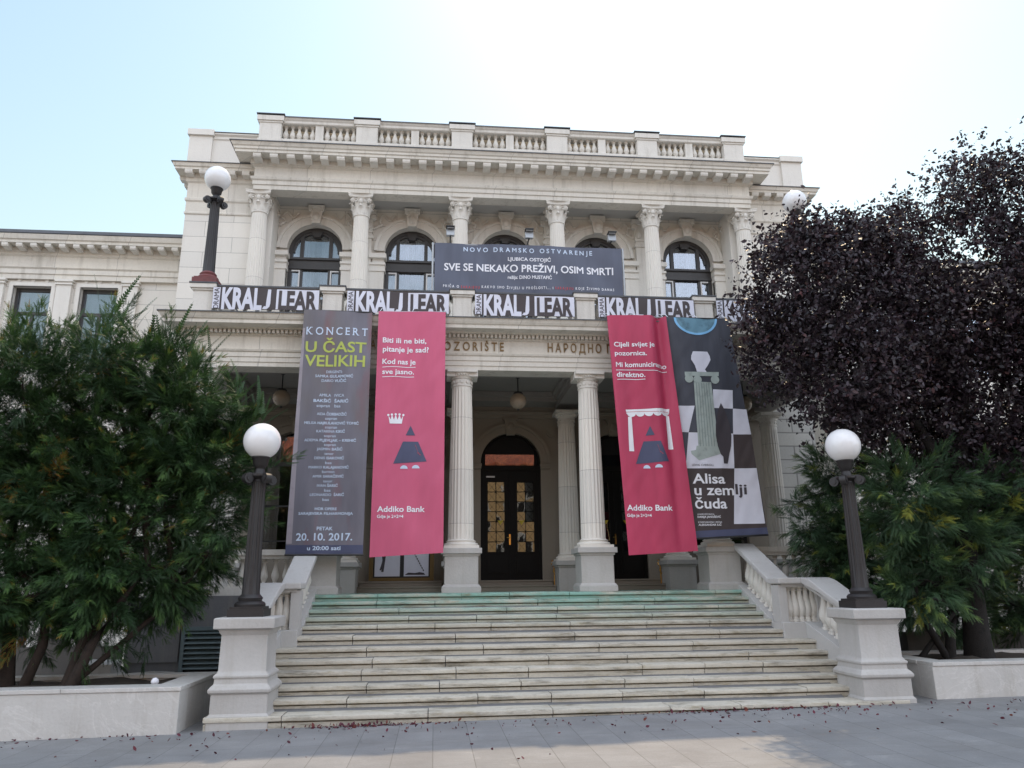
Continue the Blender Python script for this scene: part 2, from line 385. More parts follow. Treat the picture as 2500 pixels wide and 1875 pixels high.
# ================================================================== THEATRE
B = thing("theatre_building", (0, 3.2, 0), "cream neoclassical theatre with a columned portico and an upper loggia", "theatre")
def bp(name, mb, mat, **k): return obj(name, mb, mat, B, **k)
BAY = 2.49
# --- hidden body and roofs
q = MB().box(-8.0, 8.0, 4.95, 24, 0, 12.3); q.box(-8.0, 8.0, 3.45, 4.95, 11.75, 12.3)
q.box(-8.0, 8.0, 3.6, 4.95, 5.95, 6.9)
q.box(-6.4, 6.4, 3.45, 4.95, 12.3, 12.5)
bp("body", q, 'dark')
for s in (-1, 1):
    x0, x1 = sorted((s * 8.02, s * 26)); bp("wing_body", MB().box(x0, x1, 5.35, 20, 0, 9.8), 'dark')
    bp("wing_roof", MB().prism([(4.36, 10.60), (4.36, 10.69), (12, 11.5), (20, 10.4)], 'x', x0 if s < 0 else x0, x1), 'roof')
# --- upper loggia wall with five arched openings
ZSP, RW = 10.22, .70
def arch_wall(mb, x0, x1, z0, z1, cx, r, zsp, zbot, y, reveal, n=24):
    for a, b in ((x0, cx - r), (cx + r, x1)): mb.add([(a, y, z0), (b, y, z0), (b, y, z1), (a, y, z1)], [(0, 1, 2, 3)])
    if zbot > z0: mb.add([(cx - r, y, z0), (cx + r, y, z0), (cx + r, y, zbot), (cx - r, y, zbot)], [(0, 1, 2, 3)])
    pts = [(cx - r * cos(pi * i / n), zsp + r * sin(pi * i / n)) for i in range(n + 1)]
    for a, b in zip(pts, pts[1:]): mb.add([(a[0], y, a[1]), (b[0], y, b[1]), (b[0], y, z1), (a[0], y, z1)], [(0, 1, 2, 3)])
    ring = [(cx - r, zbot)] + pts + [(cx + r, zbot)]
    for a, b in zip(ring, ring[1:]): mb.add([(a[0], y, a[1]), (b[0], y, b[1]), (b[0], y + reveal, b[1]), (a[0], y + reveal, a[1])], [(0, 1, 2, 3)])
def archivolt(mb, cx, zsp, r0, r1, y0, y1, n=24, step=True):
    for (ra, rb, yy) in ((r0, r1, y0),) + (((r1 - .05, r1 + .03, y0 - .03),) if step else ()):
        A = [(cx - ra * cos(pi * i / n), zsp + ra * sin(pi * i / n)) for i in range(n + 1)]; Bq = [(cx - rb * cos(pi * i / n), zsp + rb * sin(pi * i / n)) for i in range(n + 1)]
        for i in range(n):
            a, b, c, d = A[i], A[i + 1], Bq[i + 1], Bq[i]
            mb.add([(p[0], yy, p[1]) for p in (a, b, c, d)] + [(p[0], y1, p[1]) for p in (a, b, c, d)], [(0, 1, 2, 3), (4, 7, 6, 5), (2, 3, 7, 6), (0, 1, 5, 4)])
YU = 3.95
w = MB(); tr = MB()
for k in range(-2, 3):
    cx = k * BAY
    arch_wall(w, cx - BAY / 2, cx + BAY / 2, 6.8, 11.6, cx, RW, ZSP, 6.9, YU, .32)
wall = bp("loggia_wall", w, 'ashlar')
for k in range(-2, 3):
    cx = k * BAY
    a = MB(); archivolt(a, cx, ZSP, RW, .94, YU - .06, YU + .02)
    bp("archivolt", a, 'trim')
    a = MB().prism([(cx - .11, 10.90), (cx + .11, 10.90), (cx + .17, 11.33), (cx - .17, 11.33)], 'y', YU - .17, YU)
    a.box(cx - .21, cx + .21, YU - .2, YU, 11.33, 11.40)
    for s in (-1, 1): a.disc((cx + s * .15, YU - .17, 11.28), .055, (0, 1, 0), .07, 12)
    a.blob((cx, YU - .17, 11.08), .1, 1, .5, 1.3)
    bp("keystone", a, 'trim', smooth=40)
for k in range(-2, 3):
    for s in (-1, 1):
        cx = k * BAY + s * (RW + .155); a = MB()
        a.box(cx - .155, cx + .2, YU - .1, YU + .1, 6.9, 9.62) if s > 0 else a.box(cx - .2, cx + .155, YU - .1, YU + .1, 6.9, 9.62)
        for z0, z1, o in ((9.62, 9.70, .03), (9.70, 9.80, .0), (9.80, 9.86, .04), (9.98, 10.10, .08)):
            a.box(cx - .155 - (.02 if s > 0 else .045) - o * .4, cx + .155 + (.045 if s > 0 else .02) + o * .4, YU - .1 - o, YU + .1, z0, z1)
        a.box(cx - .15, cx + .15, YU - .085, YU + .1, 9.86, 9.98)
        bp("arch_pier", a, 'stone')
        # garland in the spandrel
        gl = MB(); gx = k * BAY + s * .97; gzc = 11.02
        for i in range(26):
            t_ = 2 * pi * i / 26; rr = .15 + random.uniform(-.03, .03)
            gl.blob((gx + rr * cos(t_), YU - .03, gzc + rr * sin(t_) * .9), random.uniform(.025, .05), 1, .6, 1, 6)
        for i in range(16):
            u = i / 15; gl.blob((gx - s * (.12 + .38 * u), YU - .02, gzc + .17 + .08 * sin(u * 7)), .03 * random.uniform(.6, 1.2), 1.3, .5, 1, 6)
        for i in range(12):
            u = i / 11; gl.blob((gx + s * (.08 + .05 * sin(u * 9)), YU - .02, gzc - .18 - .42 * u), .03 * (1 - .4 * u), 1, .5, 1.2, 6)
        bp("spandrel_garland", gl, 'trim', smooth=60)
# pilasters behind the columns and loggia ends
for k in range(6):
    cx = (k - 2.5) * BAY; a = MB().box(cx - .2, cx + .2, YU - .09, YU + .05, 6.9, 10.72)
    a.box(cx - .24, cx + .24, YU - .13, YU + .05, 10.55, 10.62)
    a.box(cx - .22, cx + .22, YU - .12, YU + .05, 10.72, 11.2); a.box(cx - .3, cx + .3, YU - .2, YU + .05, 11.2, 11.32)
    for s in (-1, 1):
        a.disc((cx + s * .24, YU - .14, 11.12), .075, (0, 1, 0), .1, 10)
        a.blob((cx + s * .12, YU - .14, 10.9), .1, .7, .5, 1.3)
    bp("pilaster", a, 'trim')
bp("loggia_soffit", MB().box(-6.3, 6.3, 2.9, YU + .02, 11.44, 11.6), 'soffit')
for s in (-1, 1): bp("loggia_return_wall", MB().box(min(s * 6.3, s * 5.95), max(s * 6.3, s * 5.95), 3.3, YU + .02, 6.8, 11.5), 'stone')
# --- arched windows of the loggia
def arched_window(cx):
    y = YU + .24; f = MB(); n = 24
    for r0, r1, ya, yb in ((RW - .09, RW, y - .06, y + .08), (RW - .15, RW - .09, y - .03, y + .06)):
        A = [(cx - r0 * cos(pi * i / n), ZSP + r0 * sin(pi * i / n)) for i in range(n + 1)]; Bq = [(cx - r1 * cos(pi * i / n), ZSP + r1 * sin(pi * i / n)) for i in range(n + 1)]
        for i in range(n):
            f.add([(p[0], ya, p[1]) for p in (A[i], A[i + 1], Bq[i + 1], Bq[i])] + [(p[0], yb, p[1]) for p in (A[i], A[i + 1], Bq[i + 1], Bq[i])], [(0, 1, 2, 3), (0, 1, 5, 4), (2, 3, 7, 6)])
    for s in (-1, 1):
        f.box(cx + s * (RW - .05) - .05, cx + s * (RW - .05) + .05, y - .06, y + .08, 6.9, ZSP)
        f.box(cx + s * .37 - .045, cx + s * .37 + .045, y - .044, y + .066, 6.9, ZSP + .52)
    f.box(cx - RW, cx + RW, y - .09, y + .08, 9.74, 9.80); f.box(cx - RW, cx + RW, y - .05, y + .075, 9.80, 10.0); f.box(cx - RW, cx + RW, y - .10, y + .08, 10.0, 10.06)
    f.box(cx - .13, cx + .13, y - .07, y + .05, 10.72, 10.84); f.box(cx - .09, cx + .09, y - .08, y + .05, 10.66, 10.74)
    # little pediment over the balcony door
    f.prism([(cx - .56, 8.66), (cx + .56, 8.66), (cx + .56, 8.73), (cx, 8.93), (cx - .56, 8.73)], 'y', y - .24, y + .05)
    f.box(cx - .5, cx + .5, y - .2, y + .05, 8.5, 8.66)
    f.box(cx - .42, cx + .42, y - .04, y + .06, 6.9, 7.9)
    wn = bp("arched_window", f, 'frame')
    pn = MB(); r = RW - .1; pts = [(cx - r, 6.95)] + [(cx - r * cos(pi * i / n), ZSP + r * sin(pi * i / n)) for i in range(n + 1)] + [(cx + r, 6.95)]
    pn.prism(pts, 'y', y + .01, y + .02); obj("pane", pn, 'glass', wn)
    cf = MB()
    for s in (-1, 1):
        a0, a1 = cx + s * .52 - .135, cx + s * .52 + .135
        for b in ((a0, a0 + .035, 8.2, 9.72), (a1 - .035, a1, 8.2, 9.72), (a0 + .035, a1 - .035, 9.685, 9.72), (a0 + .035, a1 - .035, 8.2, 8.24)): cf.box(b[0], b[1], y - .055, y + .0, b[2], b[3])
    obj("casement_frame", cf, 'white', wn)
    ct = MB(); m_ = 30
    for s, (u0, u1) in ((-1, (-.66, -.08)), (1, (.1, .66))):
        v = []
        for j in range(2):
            for i in range(m_ + 1):
                xx = cx + u0 + (u1 - u0) * i / m_; v.append((xx, y + .2 + .025 * sin(i * 1.7 + cx * 5), 6.95 if j == 0 else (10.2 + sqrt(max(.01, .6 ** 2 - (xx - cx) ** 2)) * .9)))
        ct.add(v, [(i, i + 1, m_ + 2 + i, m_ + 1 + i) for i in range(m_)])
    obj("curtain", ct, 'curtain', wn)
for k in range(-2, 3): arched_window(k * BAY)
# --- columns
def column_part(name, r0, r1, h, cap_h, mat, order):
    c = MB()
    c.box(-r0 * 1.36, r0 * 1.36, -r0 * 1.36, r0 * 1.36, 0, .05)
    c.lathe([(r0 * 1.34, .05), (r0 * 1.36, .075), (r0 * 1.3, .10), (r0 * 1.14, .11), (r0 * 1.14, .125), (r0 * 1.2, .14), (r0 * 1.06, .155), (r0 * 1.02, .17)], seg=40)
    sh = h - .17
    prof = [(r0, .17)] + [(r0 + (r1 - r0) * (u ** 1.5), .17 + sh * u) for u in (.03, .12, .25, .4, .55, .7, .85, .96, .985)] + [(r1, h)]
    c.lathe(prof, seg=160, flute=(20, .018, .18, .17 + sh * .975))
    part = bp(name, c, mat, at=(0, 0, 0), smooth=38)
    k = MB()
    if order == 'tuscan':
        k.lathe([(r1 * 1.0, 0), (r1 * 1.08, .0), (r1 * 1.08, .025), (r1 * 1.0, .03), (r1 * 1.0, .15), (r1 * 1.1, .155), (r1 * 1.1, .175), (r1 * 1.22, .21), (r1 * 1.34, .245), (r1 * 1.36, .262)], seg=40)
        for i in range(12):
            t_ = 2 * pi * i / 12; k.disc((r1 * 1.02 * cos(t_), r1 * 1.02 * sin(t_), .09), .032, (cos(t_), sin(t_), 0), .03, 10)
        for i in range(30):
            t_ = 2 * pi * i / 30; k.blob((r1 * 1.27 * cos(t_), r1 * 1.27 * sin(t_), .222), .022, 1, 1, 1, 6)
        k.box(-.29, .29, -.29, .29, .262, cap_h)
    else:
        k.lathe([(r1, 0), (r1 * 1.12, 0), (r1 * 1.14, .02), (r1 * 1.12, .04), (r1 * .98, .045), (r1 * .98, .2), (r1 * 1.05, .36), (r1 * 1.25, .44), (r1 * 1.32, .46)], seg=32)
        for row, (hh, off, out) in enumerate(((.19, 0, .09), (.31, pi / 8, .10))):
            for i in range(8):
                a0 = 2 * pi * i / 8 + off; v = []
                for u, rr, wd in ((0, 0, .9), (.35, .012, 1), (.7, .03, .9), (.92, .065, .7), (1.0, out, .45), (.9, out + .012, .2)):
                    for s in (-1, 0, 1):
                        ang = a0 + s * wd * .075 / (r1 + rr) ; rad = r1 * 1.0 + rr + (.018 if s == 0 else 0) + (.012 if row else .0)
                        v.append((rad * cos(ang), rad * sin(ang), .045 + hh * u))
                f = [(j * 3 + e, j * 3 + e + 1, j * 3 + e + 4, j * 3 + e + 3) for j in range(5) for e in range(2)]
                k.add(v, f)
        for i in range(4):
            a0 = pi / 4 + i * pi / 2; d = Vector((cos(a0), sin(a0), 0)); tn = Vector((-d.y, d.x, 0))
            p = d * (r1 * 1.45) + Vector((0, 0, .40))
            k.disc(p, .07, tn, .07, 14); k.disc(p, .04, tn, .10, 10)
            k.tube([d * (r1 * 1.0) + Vector((0, 0, .26)), d * (r1 * 1.12) + Vector((0, 0, .37)), d * (r1 * 1.35) + Vector((0, 0, .455))], [.02, .025, .02], 6)
        for i in range(4):
            a0 = i * pi / 2; d = Vector((cos(a0), sin(a0), 0)); tn = Vector((-d.y, d.x, 0))
            k.blob(d * (r1 * 1.22) + Vector((0, 0, .36)), .055, 1, 1, 1.2, 8); k.blob(d * (r1 * 1.2) + Vector((0, 0, .26)), .04, 1, 1, 1.4, 8)
            for s in (-1, 1): k.tube([d * (r1 * 1.1) + tn * s * .03 + Vector((0, 0, .3)), d * (r1 * 1.2) + tn * s * .09 + Vector((0, 0, .41)), d * (r1 * 1.25) + tn * s * .16 + Vector((0, 0, .43))], .014, 5)
        ab = []
        for i in range(4):
            a0 = i * pi / 2
            for u in (-1, -.88, -.5, 0, .5, .88):
                off = .30 - .055 * (1 - u * u) if abs(u) < .9 else .30
                px, py = off, u * .30
                ab.append((px * cos(a0) - py * sin(a0), px * sin(a0) + py * cos(a0)))
        k.prism(ab, 'z', .47, .52); k.prism([(x * .94, y * .94) for x, y in ab], 'z', .455, .475); k.prism([(x * 1.03, y * 1.03) for x, y in ab], 'z', .52, cap_h)
    cp = obj("capital", k, 'trim', part, at=(0, 0, h), smooth=45)
    return part
def put(part, at):
    part.location = Vector(at) - wl(B)
uc = column_part("loggia_column", .222, .185, 3.78, .55, 'column', 'corinthian')
put(uc, (-2.5 * BAY, 3.05, 6.92))
for k in range(1, 6): rep(uc, B, ((k - 2.5) * BAY, 3.05, 6.92))
lc = column_part("portico_column", .238, .195, 3.13, .325, 'column', 'tuscan')
pedm = MB()
pedm.box(-.36, .36, -.36, .36, 0, .10); pedm.sweep([(-.33, -.33), (-.33, .33), (.33, .33), (.33, -.33)][::-1], [(-.05, .1), (.03, .1), (-.01, .15), (-.05, .15)], True)
pedm.box(-.31, .31, -.31, .31, .1, .68); pedm.box(-.335, .335, -.335, .335, .66, .70); pedm.box(-.375, .375, -.375, .375, .70, .80)
ped = obj("pedestal", pedm, 'ped', lc, at=(0, 0, -.8), bevel=.008)
PX = [-6.25, -3.84, -1.275, 1.265, 3.72, 6.2]
put(lc, (PX[0], 0, 2.40))
for x in PX[1:]: rep(lc, B, (x, 0, 2.40))
# back row: slightly lower pedestals
for x in (-6.2, -3.74, -1.25, 1.245, 3.72, 6.16):
    o = rep(lc, B, (x, 2.55, 2.24), scale=(.98, .98, .985)); o.name = "portico_column"
# --- upper entablature, cornice
HX = 6.36
path = [(HX, 3.9), (HX, 2.75), (-HX, 2.75), (-HX, 3.9)]     # outward = right of travel -> travel from +x to -x gives outward = +y ... flipped below
path = path[::-1]
bp("upper_entablature", MB().sweep(path, [(-.38, 11.25), (.0, 11.25), (.0, 11.37), (.025, 11.37), (.025, 11.47), (.06, 11.50), (.08, 11.56), (0, 11.58), (0, 11.86), (.04, 11.88), (.08, 11.93), (-.38, 11.93)]), 'cornice')
bp("upper_cornice", MB().sweep(path, [(-.2, 11.92), (.09, 11.90), (.09, 12.03), (.40, 12.03), (.40, 12.10), (.43, 12.11), (.43, 12.17), (.46, 12.19), (.50, 12.27), (-.2, 12.36)]), 'cornice')
bp("cornice_flashing", MB().sweep(path, [(-.2, 12.365), (.505, 12.275), (.52, 12.268), (.52, 12.29), (-.2, 12.385)]), 'flash')
md = MB().prism([(0, 0), (-.27, .02), (-.29, .06), (-.29, .12), (0, .12)], 'x', -.095, .095)
mod0 = bp("modillion", md, 'trim', at=(0, 0, 0))
first = True
nm = 32
for i in range(nm):
    x = -HX + .12 + (2 * HX - .24) * i / (nm - 1)
    if first: put(mod0, (x, 2.66, 11.91)); first = False
    else: rep(mod0, B, (x, 2.66, 11.91))
for s in (-1, 1):
    for y in (3.05, 3.45): rep(mod0, B, (s * (HX + .09), y, 11.91), rotz=s * pi / 2)
# --- attic balustrade
AT = bp("attic_balustrade", MB().sweep([(-6.28, 3.9), (-6.28, 2.88), (6.28, 2.88), (6.28, 3.9)], [(-.32, 12.34), (.0, 12.34), (.0, 12.66), (.03, 12.68), (.03, 12.74), (-.01, 12.77), (-.32, 12.77)]), 'trim')
rl = MB().sweep([(-6.28, 3.9), (-6.28, 2.88), (6.28, 2.88), (6.28, 3.9)], [(-.32, 13.19), (.0, 13.19), (.02, 13.21), (.02, 13.27), (.05, 13.30), (.07, 13.345), (-.35, 13.345)])
obj("rail", rl, 'trim', AT)
obj("rail_flashing", MB().sweep([(-6.28, 3.9), (-6.28, 2.88), (6.28, 2.88), (6.28, 3.9)], [(-.36, 13.348), (.078, 13.348), (.085, 13.335), (.085, 13.365), (-.36, 13.38)]), 'flash', AT)
for x, hw in ((-6.08, .27), (-3.66, .27), (-1.22, .27), (1.28, .27), (3.70, .27), (6.08, .27)):
    a = MB().box(x - hw, x + hw, 2.82, 3.24, 12.42, 13.17); a.box(x - hw - .03, x + hw + .03, 2.79, 3.24, 12.42, 12.7)
    a.box(x - hw - .03, x + hw + .03, 2.80, 3.26, 13.17, 13.22); a.box(x - hw - .06, x + hw + .06, 2.77, 3.28, 13.22, 13.352)
    obj("pier", a, 'trim', AT); obj("pier_flashing", MB().box(x - hw - .08, x + hw + .08, 2.75, 3.3, 13.384, 13.405), 'flash', AT)
BALU = MB()
def balu_profile(): return [(.5, 0), (.5, .07), (.33, .08), (.36, .11), (.3, .14), (.42, .2), (.62, .3), (.66, .38), (.56, .5), (.38, .64), (.28, .78), (.27, .84), (.38, .855), (.38, .88), (.28, .89), (.48, .93), (.5, .94), (.5, 1)]
BALU.lathe([(r * .24, z) for r, z in balu_profile()], seg=14)
bal_me = meshof("baluster", BALU, 'trim', 50)
def baluster(parent, at, h, wscale=1, me=None):
    o = bpy.data.objects.new("baluster", me or bal_me); COL.objects.link(o); o.parent = parent; o.location = Vector(at) - wl(parent); o.scale = (h * wscale, h * wscale, h)
    return o
secs = [(-5.81, -4.97), (-4.77, -3.93), (-3.39, -2.53), (-2.34, -1.49), (-.95, -.065), (.135, 1.01), (1.55, 2.39), (2.59, 3.43), (3.97, 4.77), (4.97, 5.81)]
for a0, a1 in secs:
    for i in range(5): baluster(AT, (a0 + (a1 - a0) * (i + .5) / 5, 3.02, 12.77), .42, 1.15)
for x in (-4.87, -2.435, .035, 2.49, 4.87):
    obj("half_pier", MB().box(x - .10, x + .10, 2.9, 3.2, 12.76, 13.2), 'trim', AT)
bp("attic_back_wall", MB().box(-6.2, 6.2, 3.27, 3.5, 12.3, 13.30), 'trim')
# --- side bays of the central block
for s in (-1, 1):
    def X(a): return s * a
    x0, x1 = sorted((X(6.2), X(8.06)))
    a = MB().box(x0, x1, 3.2, 5.3, 6.6, 11.3); bp("side_bay_wall", a, 'ashlar')
    p1 = [(X(6.36), 3.2), (X(8.06), 3.2), (X(8.06), 9)] if s > 0 else [(X(8.06), 9), (X(8.06), 3.2), (X(6.36), 3.2)]
    bp("side_bay_entablature", MB().sweep(p1, [(-.3, 10.72), (.008, 10.72), (.03, 10.74), (.03, 10.78), (.008, 10.8), (.008, 11.06), (.04, 11.1), (.04, 11.16), (.008, 11.18), (.008, 11.58), (.05, 11.62), (.05, 11.72), (-.3, 11.72)]), 'cornice')
    bp("side_bay_cornice", MB().sweep(p1, [(-.3, 11.72), (.06, 11.72), (.06, 11.83), (.27, 11.83), (.27, 11.89), (.30, 11.90), (.33, 11.99), (-.3, 12.06)]), 'cornice')
    bp("cornice_flashing", MB().sweep(p1, [(-.3, 12.065), (.335, 11.995), (.35, 11.985), (.35, 12.005), (-.3, 12.085)]), 'flash')
    for i in range(5): rep(mod0, B, (X(6.62 + i * .345), 3.15, 11.71), scale=(.95, .75, 1))
    for i in range(6): rep(mod0, B, (X(8.11), 3.4 + i * .36, 11.71), scale=(.95, .75, 1), rotz=s * pi / 2)
    ya = 3.36
    p2 = [(X(6.2), ya), (X(8.12), ya), (X(8.12), 9)] if s > 0 else [(X(8.12), 9), (X(8.12), ya), (X(6.2), ya)]
    bp("side_attic", MB().sweep(p2, [(-.4, 12.0), (.04, 12.0), (.04, 12.22), (0, 12.25), (0, 12.92), (.03, 12.95), (.03, 13.02), (.08, 13.06), (.08, 13.10), (-.4, 13.13)]), 'stone')
    a = MB(); xa, xb = sorted((X(7.62), X(8.19))); a.box(xa, xb, ya - .07, ya + .4, 12.0, 13.0); a.box(xa - .04, xb + .04, ya - .13, ya + .45, 13.0, 13.16)
    bp("side_attic_pier", a, 'stone')
    bp("attic_flashing", MB().sweep(p2, [(-.4, 13.135), (.10, 13.105), (.10, 13.118), (-.4, 13.15)]), 'flash')
    # lower rusticated wall
    xa, xb = sorted((X(6.55), X(8.06)))
    bp("lower_side_wall", MB().box(xa, xb, 3.22, 5.3, 0, 6.6), 'rustic')
# --- wings
for s in (-1, 1):
    def X(a): return s * a
    xa, xb = sorted((X(8.06), X(25)))
    YW = 4.8; w = MB()
    winx = []; x = 10.55
    while x < 24: winx.append(x); x += 1.645
    z0w, z1w = 7.3, 9.33
    prev = 8.06
    for cx in winx:
        hw = .47
        for (aa, bb, zz0, zz1) in ((prev, cx - hw, z0w, z1w),):
            A0, A1 = sorted((X(aa), X(bb))); w.add([(A0, YW, zz0), (A1, YW, zz0), (A1, YW, zz1), (A0, YW, zz1)], [(0, 1, 2, 3)])
        L0, L1 = sorted((X(cx - hw), X(cx + hw)))
        w.add([(L0, YW, z0w), (L0, YW, z1w), (L0, YW + .22, z1w), (L0, YW + .22, z0w)], [(0, 1, 2, 3)]); w.add([(L1, YW, z0w), (L1, YW, z1w), (L1, YW + .22, z1w), (L1, YW + .22, z0w)], [(0, 1, 2, 3)])
        w.add([(L0, YW, z1w), (L1, YW, z1w), (L1, YW + .22, z1w), (L0, YW + .22, z1w)], [(0, 1, 2, 3)])
        prev = cx + hw
    A0, A1 = sorted((X(prev), X(25))); w.add([(A0, YW, z0w), (A1, YW, z0w), (A1, YW, z1w), (A0, YW, z1w)], [(0, 1, 2, 3)])
    w.add([(xa, YW, 0), (xb, YW, 0), (xb, YW, z0w), (xa, YW, z0w)], [(0, 1, 2, 3)]); w.add([(xa, YW, z1w), (xb, YW, z1w), (xb, YW, 10.4), (xa, YW, 10.4)], [(0, 1, 2, 3)])
    bp("wing_wall", w, 'ashlar')
    pth = [(X(8.06), YW), (X(25), YW)]
    if s < 0: pth = pth[::-1]
    bp("wing_entablature", MB().sweep(pth, [(-.1, 9.50), (.1, 9.50), (.1, 9.62), (.13, 9.64), (.13, 9.76), (.17, 9.8), (.05, 9.82), (.05, 10.14), (.1, 10.18), (.1, 10.24), (-.1, 10.24)]), 'cornice')
    bp("wing_cornice", MB().sweep(pth, [(-.1, 10.24), (.12, 10.24), (.12, 10.37), (.42, 10.37), (.42, 10.44), (.46, 10.46), (.50, 10.58), (-.1, 10.62)]), 'cornice')
    bp("wing_gutter", MB().sweep(pth, [(-.1, 10.625), (.50, 10.588), (.52, 10.60), (.52, 10.68), (-.1, 10.78)]), 'roof')
    for i in range(46): rep(mod0, B, (X(8.3 + i * .349), YW - .12, 10.25), scale=(.8, 1, .95))
    # pilasters and window details
    for i, px in enumerate([9.755 + 1.645 * k for k in range(9)]):
        if px > 24: break
        a = MB(); P0, P1 = X(px) - .185, X(px) + .185
        a.box(P0, P1, YW - .1, YW + .02, 6.6, 9.5); a.box(P0 - .03, P1 + .03, YW - .14, YW + .02, 9.36, 9.40); a.box(P0 - .04, P1 + .04, YW - .15, YW + .02, 9.44, 9.5)
        bp("wing_pilaster", a, 'stone')
    for cx in winx:
        if cx > 20: break
        y = YW + .14; f = MB(); c0, c1 = X(cx) - .47, X(cx) + .47
        for b in ((c0, c0 + .07, z0w, z1w), (c1 - .07, c1, z0w, z1w), (c0 + .07, c1 - .07, z1w - .1, z1w), (c0 + .07, c1 - .07, 8.6, 8.68), (X(cx) - .035, X(cx) + .035, z0w, 8.6)): f.box(b[0], b[1], y, y + .07, b[2], b[3])
        wn = bp("wing_window", f, 'frame')
        obj("pane", MB().box(c0, c1, y + .03, y + .04, z0w, z1w), 'glass', wn)
        obj("curtain", MB().box(c0, c1, y + .2, y + .22, 7.9, z1w), 'curtain', wn)
        a = MB()
        for b in ((c0 - .1, c0, z0w, z1w), (c1, c1 + .1, z0w, z1w), (c0 - .1, c1 + .1, z1w, z1w + .1)): a.box(b[0], b[1], YW - .045, YW + .03, b[2], b[3])
        a.box(c0 - .16, c1 + .16, YW - .02, YW + .02, z1w + .11, z1w + .16)
        for i in range(3 if True else 0): a.disc((X(cx) + (i - 1) * .34, YW - .02, 9.475), .045, (0, 1, 0), .05, 12)
        obj("surround", a, 'stone', wn)
# --- portico: floor podium, back wall, doors
q = MB().box(-6.98, 6.9, -.42, 3.6, 0, 1.595); bp("podium", q, 'podium')
bp("portico_floor", MB().box(-4.0, 4.1, -.44, 3.25, 1.5, 1.6), 'step')
YB = 3.2; w = MB()
for cx, kind in ((-5, 'win'), (-2.5, 'd'), (0, 'd'), (2.5, 'd'), (5, 'win')):
    x0, x1 = cx - 1.25, cx + 1.25
    if abs(cx) == 5: x0, x1 = (-6.6, -3.75) if cx < 0 else (3.75, 6.6)
    if kind == 'd': arch_wall(w, x0, x1, 1.6, 6.4, cx, .715, 4.54, 1.84, YB, .22)
    else: arch_wall(w, x0, x1, 1.6, 6.4, cx, .715, 4.54, 2.45, YB, .22)
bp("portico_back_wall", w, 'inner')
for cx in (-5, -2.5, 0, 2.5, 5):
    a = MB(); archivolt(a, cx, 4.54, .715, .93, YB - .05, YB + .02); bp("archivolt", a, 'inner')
    a = MB().prism([(cx - .1, 5.2), (cx + .1, 5.2), (cx + .15, 5.56), (cx - .15, 5.56)], 'y', YB - .13, YB); a.blob((cx, YB - .13, 5.4), .09, 1, .5, 1.2); a.box(cx - .18, cx + .18, YB - .15, YB, 5.56, 5.6)
    bp("keystone", a, 'inner', smooth=40)
    for s in (-1, 1):
        a = MB(); xq = cx + s * .815; a.box(xq - .11, xq + .11, YB - .06, YB, 4.40, 4.46); a.box(xq - .12, xq + .12, YB - .08, YB, 4.46, 4.52)
        bp("impost", a, 'inner')
        a = MB(); a.disc((cx + s * 1.0, YB - .02, 5.28), .13, (0, 1, 0), .06, 18); a.disc((cx + s * 1.0, YB - .04, 5.28), .08, (0, 1, 0), .08, 14)
        bp("rosette", a, 'inner')
